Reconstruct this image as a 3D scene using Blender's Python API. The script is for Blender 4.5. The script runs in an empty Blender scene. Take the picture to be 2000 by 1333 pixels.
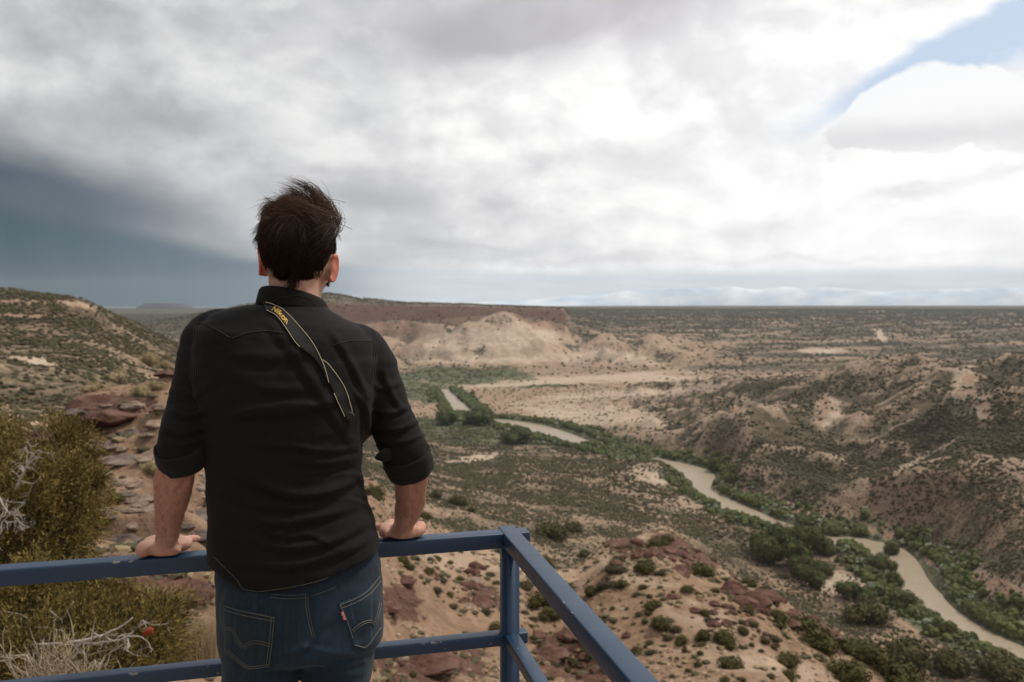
import bpy, bmesh, math, random
import numpy as np
from mathutils import Vector, Matrix, noise as mnoise
from mathutils.bvhtree import BVHTree
from mathutils.geometry import tessellate_polygon

scene = bpy.context.scene
COL = scene.collection
FPX = 1555.0
PITCH = math.atan(69.5 / FPX)
CAMZ = 1.6
CP, SP = math.cos(PITCH), math.sin(PITCH)

def raydir(x, y):
    a = (x - 1000.0) / FPX; b = -(y - 666.5) / FPX
    return Vector((a, CP + b * SP, -SP + b * CP))
def P(x, y, D):
    """point seen at photo pixel (x, y), D metres ahead of the viewpoint"""
    d = raydir(x, y)
    return Vector((0, 0, CAMZ)) + d * (D / d.y)
def onz(x, y, z):
    d = raydir(x, y)
    return Vector((0, 0, CAMZ)) + d * ((z - CAMZ) / d.z)
def pix_np(X, Y, Z):
    Z = Z - CAMZ
    f = Y * CP - Z * SP; u = Y * SP + Z * CP
    f = np.where(f < 1e-3, 1e-3, f)
    return 1000 + FPX * X / f, 666.5 - FPX * u / f

# ---------- camera ----------
cd = bpy.data.cameras.new("camera"); cam = bpy.data.objects.new("camera", cd)
COL.objects.link(cam); scene.camera = cam
cam.location = (0, 0, CAMZ); cam.rotation_euler = (math.pi / 2 - PITCH, 0, 0)
cd.sensor_width = 36; cd.lens = 36 * FPX / 2000.0
cd.clip_start = 0.05; cd.clip_end = 60000
cd.dof.use_dof = True; cd.dof.focus_distance = 1.68; cd.dof.aperture_fstop = 6.0
scene.view_settings.view_transform = 'Standard'; scene.view_settings.look = 'None'
scene.view_settings.exposure = 0.16; scene.view_settings.gamma = 1

# ---------- numpy noise ----------
def _h(ix, iy, iz, seed):
    with np.errstate(over='ignore'):
        h = (ix.astype(np.int64) * 374761393 + iy.astype(np.int64) * 668265263 + iz * 2147483647 * 3 + seed * 1274126177) & 0xffffffff
        h = ((h ^ (h >> 13)) * 1274126177) & 0xffffffff
        h = ((h ^ (h >> 15)) * 2246822519) & 0xffffffff
    return (h ^ (h >> 16)) & 0xffffffff
def perlin2(x, y, seed=0):
    x = np.asarray(x, float); y = np.asarray(y, float)
    ix = np.floor(x); iy = np.floor(y); fx = x - ix; fy = y - iy
    ux = fx * fx * fx * (fx * (fx * 6 - 15) + 10); uy = fy * fy * fy * (fy * (fy * 6 - 15) + 10)
    def g(a, b):
        t = _h(ix + a, iy + b, 0, seed) * (2 * math.pi / 4294967296.0)
        return np.cos(t) * (fx - a) + np.sin(t) * (fy - b)
    n0 = g(0, 0) * (1 - ux) + g(1, 0) * ux
    n1 = g(0, 1) * (1 - ux) + g(1, 1) * ux
    return (n0 * (1 - uy) + n1 * uy) * 1.5
def fbm2(x, y, seed=0, oct=4, gain=.5):
    s = 0; a = 1
    for k in range(oct):
        s = s + a * perlin2(x * 2 ** k + 13.7 * k, y * 2 ** k - 7.1 * k, seed + k); a *= gain
    return s
def sstep(a, b, x):
    t = np.clip((x - a) / (b - a), 0, 1); return t * t * (3 - 2 * t)

# ---------- object helpers ----------
def props(o, label=None, cat=None, group=None, kind=None):
    if label: o["label"] = label
    if cat: o["category"] = cat
    if group: o["group"] = group
    if kind: o["kind"] = kind
    return o
def link(name, me, mat=None, parent=None):
    o = bpy.data.objects.new(name, me); COL.objects.link(o)
    if mat and me.materials.find(mat.name) < 0 and len(me.materials) == 0: me.materials.append(mat)
    if parent: o.parent = parent
    return o
def empty(name, loc, label, cat, group=None):
    o = bpy.data.objects.new(name, None); COL.objects.link(o); o.location = loc
    o.empty_display_size = .1
    return props(o, label, cat, group)
def child(name, me, mat, parent):
    """mesh given in world coordinates, parented to a thing whose origin is not the world's"""
    if parent is not None:
        loc = parent.location.copy(); p = parent.parent
        while p: loc += p.location; p = p.parent
        me.transform(Matrix.Translation(-loc))
    o = link(name, me, mat, parent)
    return o
def mesh_np(name, V, F, smooth=True):
    """V (n,3), F (m,k)"""
    V = np.asarray(V, np.float32); F = np.asarray(F, np.int32); k = F.shape[1]
    me = bpy.data.meshes.new(name)
    me.vertices.add(len(V)); me.vertices.foreach_set("co", V.ravel())
    me.loops.add(F.size); me.loops.foreach_set("vertex_index", F.ravel())
    me.polygons.add(len(F)); me.polygons.foreach_set("loop_start", np.arange(0, F.size, k, dtype=np.int32))
    me.polygons.foreach_set("use_smooth", np.full(len(F), smooth))
    me.update(calc_edges=True); me.validate()
    return me
def bm_mesh(name, bm, smooth=True):
    me = bpy.data.meshes.new(name); bm.to_mesh(me); bm.free()
    if smooth: me.polygons.foreach_set("use_smooth", np.full(len(me.polygons), True))
    return me
def catmull(pts, n):
    """smooth polyline through tuples of numbers, n samples per span"""
    A = np.array(pts, float); A = np.vstack([2 * A[0] - A[1], A, 2 * A[-1] - A[-2]])
    out = []
    for i in range(1, len(A) - 2):
        for k in range(n):
            t = k / n
            out.append(.5 * ((2 * A[i]) + (A[i + 1] - A[i - 1]) * t + (2 * A[i - 1] - 5 * A[i] + 4 * A[i + 1] - A[i + 2]) * t * t + (-A[i - 1] + 3 * A[i] - 3 * A[i + 1] + A[i + 2]) * t ** 3))
    out.append(A[-2]); return np.array(out)
def loft(bm, secs, n=28, cap=True):
    """secs: (centre, U vector, V vector, exponent)"""
    rings = []
    for c, U, V, e in secs:
        r = []
        for k in range(n):
            t = 2 * math.pi * k / n; cu, sv = math.cos(t), math.sin(t)
            a = math.copysign(abs(cu) ** (2 / e), cu); b = math.copysign(abs(sv) ** (2 / e), sv)
            r.append(bm.verts.new(c + U * a + V * b))
        rings.append(r)
    for a, b in zip(rings, rings[1:]):
        for k in range(n): bm.faces.new((a[k], a[(k + 1) % n], b[(k + 1) % n], b[k]))
    if cap:
        for r, c in ((rings[0], secs[0][0]), (rings[-1], secs[-1][0])):
            v = bm.verts.new(c)
            for k in range(n):
                f = (r[k], r[(k + 1) % n], v)
                bm.faces.new(f if r is rings[-1] else f[::-1])
    return rings
def tube(bm, pts, rad, n=12, side=Vector((1, 0, 0)), flat=1.0, cap=True, round_ends=False):
    """pts vectors, rad list/number; rv = flat*ru"""
    pts = [Vector(p) for p in pts]; m = len(pts)
    if not isinstance(rad, (list, tuple, np.ndarray)): rad = [rad] * m
    rad = list(rad)
    if round_ends:
        def ends(p, q, r):
            d = (p - q).normalized()
            return [(p + d * r * math.sin(a), r * math.cos(a)) for a in (1.45, 1.1, .75, .38)]
        a = ends(pts[0], pts[1], rad[0] * .95); b = ends(pts[-1], pts[-2], rad[-1] * .95)[::-1]
        pts = [q[0] for q in a] + pts + [q[0] for q in b]; rad = [q[1] for q in a] + rad + [q[1] for q in b]; m = len(pts)
    secs = []; prev = None
    for i in range(m):
        t = (pts[min(i + 1, m - 1)] - pts[max(i - 1, 0)])
        if t.length < 1e-9: t = Vector((0, 0, 1))
        t.normalize()
        s = side if prev is None else prev
        u = (s - t * s.dot(t))
        if u.length < 1e-4: u = t.orthogonal()
        u.normalize(); prev = u; v = t.cross(u)
        secs.append((pts[i], u * rad[i], v * rad[i] * flat, 2))
    loft(bm, secs, n, cap)
def evaluated(ob):
    dg = bpy.context.evaluated_depsgraph_get(); dg.update()
    me = bpy.data.meshes.new_from_object(ob.evaluated_get(dg)); return me
def remeshed(bm, voxel, smooth_it=6, fac=.5, name="m"):
    me = bpy.data.meshes.new(name); bm.to_mesh(me); bm.free()
    o = bpy.data.objects.new("tmp", me); COL.objects.link(o)
    r = o.modifiers.new("r", 'REMESH'); r.mode = 'VOXEL'; r.voxel_size = voxel; r.use_smooth_shade = True
    if smooth_it:
        s = o.modifiers.new("s", 'SMOOTH'); s.iterations = smooth_it; s.factor = fac
    out = evaluated(o); bpy.data.objects.remove(o); bpy.data.meshes.remove(me)
    out.name = name
    return out
def coords(me):
    a = np.empty(len(me.vertices) * 3, np.float32); me.vertices.foreach_get("co", a); return a.reshape(-1, 3).astype(float)
def normals(me):
    a = np.empty(len(me.vertices) * 3, np.float32); me.vertex_normals.foreach_get("vector", a); return a.reshape(-1, 3).astype(float)
def set_coords(me, V):
    me.vertices.foreach_set("co", np.asarray(V, np.float32).ravel()); me.update()
def join_bm(bm, me):
    bm.from_mesh(me)

# ---------- shader helpers ----------
class N:
    """tiny node-expression builder"""
    def __init__(s, nt): s.nt = nt
    def node(s, t, **kw):
        n = s.nt.nodes.new(t)
        for k, v in kw.items(): setattr(n, k, v)
        return n
    def put(s, sock, v):
        if isinstance(v, X): s.nt.links.new(v.s, sock)
        elif v is not None:
            if hasattr(sock.default_value, '__len__') and not hasattr(v, '__len__'): v = [v] * len(sock.default_value)
            if hasattr(sock.default_value, '__len__') and len(sock.default_value) == 4 and len(v) == 3: v = (*v, 1)
            sock.default_value = v
    def m(s, op, a, b=None, c=None, clamp=False):
        n = s.node('ShaderNodeMath', operation=op, use_clamp=clamp)
        for i, v in enumerate((a, b, c)):
            if v is not None: s.put(n.inputs[i], v)
        return X(s, n.outputs[0])
    def vm(s, op, a, b=None, scale=None):
        n = s.node('ShaderNodeVectorMath', operation=op); s.put(n.inputs[0], a)
        if b is not None: s.put(n.inputs[1], b)
        if scale is not None: s.put(n.inputs['Scale'], scale)
        return X(s, n.outputs['Value'] if op in ('DOT_PRODUCT', 'LENGTH', 'DISTANCE') else n.outputs[0])
    def mix(s, f, a, b, blend='MIX'):
        n = s.node('ShaderNodeMix', data_type='RGBA', blend_type=blend); n.clamp_factor = True
        s.put(n.inputs[0], f); s.put(n.inputs[6], a); s.put(n.inputs[7], b)
        return X(s, n.outputs[2])
    def noise(s, vec, scale, detail=4, rough=.5, dist=0, out=0, dim='3D'):
        n = s.node('ShaderNodeTexNoise', noise_dimensions=dim); s.put(n.inputs['Vector'], vec)
        for k, v in (('Scale', scale), ('Detail', detail), ('Roughness', rough), ('Distortion', dist)): s.put(n.inputs[k], v)
        return X(s, n.outputs[out])
    def vor(s, vec, scale, feature='F1', out=0, **kw):
        n = s.node('ShaderNodeTexVoronoi', feature=feature); s.put(n.inputs['Vector'], vec); s.put(n.inputs['Scale'], scale)
        for k, v in kw.items(): s.put(n.inputs[k], v)
        return X(s, n.outputs[out])
    def ss(s, a, b, x):
        n = s.node('ShaderNodeMapRange', interpolation_type='SMOOTHSTEP'); s.put(n.inputs[0], x); s.put(n.inputs[1], a); s.put(n.inputs[2], b)
        return X(s, n.outputs[0])
    def xyz(s, x, y, z):
        n = s.node('ShaderNodeCombineXYZ')
        for i, v in enumerate((x, y, z)): s.put(n.inputs[i], v)
        return X(s, n.outputs[0])
    def sep(s, v):
        n = s.node('ShaderNodeSeparateXYZ'); s.put(n.inputs[0], v); return [X(s, n.outputs[i]) for i in range(3)]
    def attr(s, name):
        n = s.node('ShaderNodeAttribute', attribute_name=name); return X(s, n.outputs['Color']), X(s, n.outputs['Alpha'])
class X:
    def __init__(s, b, so): s.b = b; s.s = so
    def __add__(s, o): return s.b.m('ADD', s, o)
    __radd__ = __add__
    def __sub__(s, o): return s.b.m('SUBTRACT', s, o)
    def __rsub__(s, o): return s.b.m('SUBTRACT', o, s)
    def __mul__(s, o): return s.b.m('MULTIPLY', s, o)
    __rmul__ = __mul__
    def __truediv__(s, o): return s.b.m('DIVIDE', s, o)
    def __rtruediv__(s, o): return s.b.m('DIVIDE', o, s)
def mat_new(name):
    m = bpy.data.materials.new(name); m.use_nodes = True; nt = m.node_tree
    b = N(nt); bs = nt.nodes['Principled BSDF']
    return m, b, bs
def geo_pos(b):
    n = b.node('ShaderNodeNewGeometry'); return X(b, n.outputs['Position'])
def obj_pos(b):
    n = b.node('ShaderNodeTexCoord'); return X(b, n.outputs['Object'])
def obj_rand(b):
    n = b.node('ShaderNodeObjectInfo'); return X(b, n.outputs['Random'])
def bump(b, bs, h, strength=.5, dist=.01, prev=None):
    n = b.node('ShaderNodeBump'); b.put(n.inputs['Height'], h); n.inputs['Strength'].default_value = strength; n.inputs['Distance'].default_value = dist
    b.nt.links.new(n.outputs[0], bs.inputs['Normal'])
def simple(name, col, rough=.7, var=.25, scale=8, bmp=0, bscale=60, bdist=.003, metal=0, spec=.5):
    m, b, bs = mat_new(name); p = obj_pos(b)
    n = b.noise(p, scale, 5, .6)
    c = b.mix(n, [v * (1 - var) for v in col], [min(1, v * (1 + var)) for v in col])
    b.put(bs.inputs['Base Color'], c); bs.inputs['Roughness'].default_value = rough; bs.inputs['Metallic'].default_value = metal
    bs.inputs['Specular IOR Level'].default_value = spec
    if bmp: bump(b, bs, b.noise(p, bscale, 4, .6), bmp, bdist)
    return m

def ico(sub):
    bm = bmesh.new(); bmesh.ops.create_icosphere(bm, subdivisions=sub, radius=1)
    V = np.array([v.co[:] for v in bm.verts]); F = np.array([[v.index for v in f.verts] for f in bm.faces]); bm.free(); return V, F
ICO0 = ico(1); ICO1 = ico(2)
# ---------- sky and light ----------
SUN_AZ, SUN_EL = math.radians(68), math.radians(58)      # to the right of the view and high up, behind thin cloud
def px_azel(x, y):
    d = raydir(x, y); return math.atan2(d.x, d.y), math.atan2(d.z, math.hypot(d.x, d.y))
world = bpy.data.worlds.new("World"); scene.world = world; world.use_nodes = True
def build_sky():
    nt = world.node_tree; nt.nodes.clear(); b = N(nt)
    tc = b.node('ShaderNodeTexCoord'); d = b.vm('NORMALIZE', X(b, tc.outputs['Generated']))
    x, y, z = b.sep(d)
    az = b.m('ARCTAN2', x, y); el = b.m('ARCSINE', z)
    zz = b.m('MAXIMUM', z, 0.0) + 0.10
    pl = b.xyz(x / zz, y / zz, 0.0)                       # a flat cloud deck seen in perspective
    ang = b.xyz(az, el * 1.5, 0.0)
    big = b.noise(pl, .55, 2, .55, .3)
    med = b.noise(b.vm('ADD', pl, (7.3, 2.1, 0)), 1.5, 7, .58, .55)
    puff = b.noise(b.vm('ADD', ang, (3.1, 8.2, 1.0)), 7.0, 8, .55, .35)
    puff2 = b.noise(b.vm('ADD', ang, (1.1, 4.2, 5.0)), 18.0, 6, .6, .2)
    fine = b.noise(ang, 3.0, 6, .6, .8, out=1)
    f3 = b.sep(fine)
    wa = az + (f3[0] - .5) * .16 + (puff - .5) * .05
    we = el + (f3[1] - .5) * .10 + (puff2 - .5) * .02
    def blob(px, py, rx, ry, rot=0, a=None, e=None, p=2.0):
        ca, ce = px_azel(px, py); rx = rx / FPX; ry = ry / FPX
        u = (wa if a is None else a) - ca; v = (we if e is None else e) - ce
        c, s = math.cos(rot), math.sin(rot)
        uu = (u * c + v * s) / rx; vv = (v * c - u * s) / ry
        return b.m('EXPONENT', (uu * uu + vv * vv) * -1.0)
    # broad brightness of the cloud: dim on the left, bright on the right
    t = b.ss(-.65, .40, az + (big - .5) * .5)
    shade = b.mix(t, (.44, .45, .465), (.86, .855, .855))
    light = b.mix(t, (.66, .66, .66), (.97, .96, .955))
    tone = b.ss(.38, .60, med * .16 + puff * .60 + puff2 * .24)
    rightw = b.ss(-.1, .45, az) * b.ss(.34, .02, el)
    tone = b.m('ADD', tone, rightw * .55, clamp=True)
    c = b.mix(tone, shade, light)
    # billows catch the light on their upper right flanks
    qa = b.vm('ADD', ang, (2.2, 3.3, 4.4)); qb = b.vm('ADD', ang, (2.2 + .020, 3.3 + .034, 4.4))
    ra = b.noise(qa, 4.6, 5, .52, .15); rb = b.noise(qb, 4.6, 5, .52, .15)
    rel = b.m('MULTIPLY', rb - ra, -3.4); rel = b.m('MINIMUM', b.m('MAXIMUM', rel, -.22), .22) * (1.0 - rightw * .6)
    c = b.mix(1.0, c, b.xyz(rel * .55 + 1.0, rel * .55 + 1.0, rel * .5 + 1.0), 'MULTIPLY')
    # grey undersides here and there
    greys = [(1080, 20, 330, 85, .1, .95), (960, 75, 160, 40, .1, .35), (960, 415, 130, 32, 0, .38), (640, 335, 300, 18, 0, .38), (330, 235, 250, 30, 0, .28),
             (1760, 245, 130, 42, .25, .40), (1270, 300, 150, 34, .15, .25), (1460, 445, 70, 18, 0, .25), (1900, 345, 170, 14, .12, .28), (1760, 372, 60, 14, 0, .25), (1250, 430, 90, 20, 0, .22),
             (730, 385, 110, 30, 0, .26), (560, 390, 200, 25, 0, .30), (250, 60, 190, 40, 0, .22), (880, 480, 170, 9, 0, .3), (1080, 500, 220, 8, 0, .25), (1500, 505, 260, 6, 0, .18), (760, 300, 120, 25, .1, .2), (450, 270, 170, 22, -.1, .2)]
    g = None
    for (px, py, rx, ry, ro, am) in greys:
        v = blob(px, py, rx, ry, ro) * am; g = v if g is None else g + v
    c = b.mix(b.m('MINIMUM', g, .8), c, b.mix(t, (.27, .28, .31), (.48, .46, .49)))
    # blue opening, upper right, with the thin veil along its upper edge
    sky = b.node('ShaderNodeTexSky', sky_type='NISHITA'); sky.sun_disc = False
    sky.sun_elevation = SUN_EL; sky.sun_rotation = SUN_AZ; sky.altitude = 1900
    blue = b.mix(.78, b.vm('SCALE', X(b, sky.outputs[0]), scale=.12), (.60, .69, .80))
    gap = blob(1850, 112, 300, 42, .34) * 1.3 + blob(2050, 80, 130, 70, 0) * .8
    cum = b.m('MAXIMUM', blob(1780, 228, 145, 60, .1, p=4), blob(1990, 232, 110, 50))
    cumm = b.ss(.30, .42, cum + (puff2 - .5) * .8 + (puff - .5) * .25)
    c = b.mix(b.ss(.22, 1.05, gap + (puff - .5) * .5), c, blue)
    base = b.ss(-.010, .035, el - px_azel(1780, 262)[1] + (puff - .5) * .06)
    cc = b.mix(base, (.66, .655, .67), (.90, .90, .90))
    c = b.mix(cumm * .92 * b.ss(-.050, .012, el - px_azel(1780, 262)[1]), c, cc)
    # flat cloud base over the pale blue distance
    hz = b.ss(.048, .034, el + (puff2 - .5) * .010 - b.ss(.1, -.35, az) * .012)
    hcol = b.mix(b.noise(b.xyz(az * 6.0, el * 70.0, 0.0), 1.6, 4, .6), (.50, .58, .66), (.80, .82, .84))
    hcol = b.mix(b.ss(-.08, -.30, az), hcol, (.16, .21, .27))
    c = b.mix(hz * .85, c, hcol)
    # storm on the left: dark shelf with rain falling below it
    edge = el - (.082 - .26 * (az + .322)) - (puff - .5) * .09 - (f3[1] - .5) * .07 - (puff2 - .5) * .03
    under = b.ss(.080, -.020, edge) * b.ss(-.13, -.46, az + (puff - .5) * .09 + el * .3)
    shelf = b.mix(b.ss(-.70, -.12, az + (puff - .5) * .2), (.040, .068, .098), (.17, .205, .25))
    c = b.mix(under * .97, c, shelf)
    streak = b.noise(b.xyz(az * 20.0 + el * 3.0, el * 1.0, 0.0), 2.0, 3, .5)
    rainm = b.ss(.004, -.022, el - .088 + (az + .45) * .16 - (puff - .5) * .02) * b.ss(-.22, -.42, az + (puff - .5) * .03 - el * .25)
    rain = b.mix(b.m('ADD', b.ss(-.60, -.30, az) * .75, (streak - .5) * .30), (.048, .088, .112), (.14, .195, .24))
    c = b.mix(rainm * .95, c, rain)
    # clouds are lit from ahead; unseen sky overhead and behind is greyed to set the light on land and man
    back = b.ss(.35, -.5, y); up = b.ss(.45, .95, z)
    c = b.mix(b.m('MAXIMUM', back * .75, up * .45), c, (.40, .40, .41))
    c = b.mix(b.ss(0.0, -.03, z), c, (.16, .13, .10))
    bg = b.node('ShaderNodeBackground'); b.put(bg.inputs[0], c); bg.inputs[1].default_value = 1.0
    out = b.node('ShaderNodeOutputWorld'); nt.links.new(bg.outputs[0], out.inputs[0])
build_sky()
world.cycles.sampling_method = 'MANUAL'; world.cycles.sample_map_resolution = 512
sl = bpy.data.lights.new("sun", 'SUN'); sl.energy = 2.1; sl.angle = math.radians(10); sl.color = (1, .93, .83)
so = bpy.data.objects.new("sun", sl); COL.objects.link(so)
so.rotation_euler = (math.pi / 2 - SUN_EL, 0, -SUN_AZ + math.pi)
_v = Vector((math.sin(SUN_AZ) * math.cos(SUN_EL), math.cos(SUN_AZ) * math.cos(SUN_EL), math.sin(SUN_EL)))
so.rotation_euler = _v.to_track_quat('Z', 'Y').to_euler(); so.location = (0, 0, 30)
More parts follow.
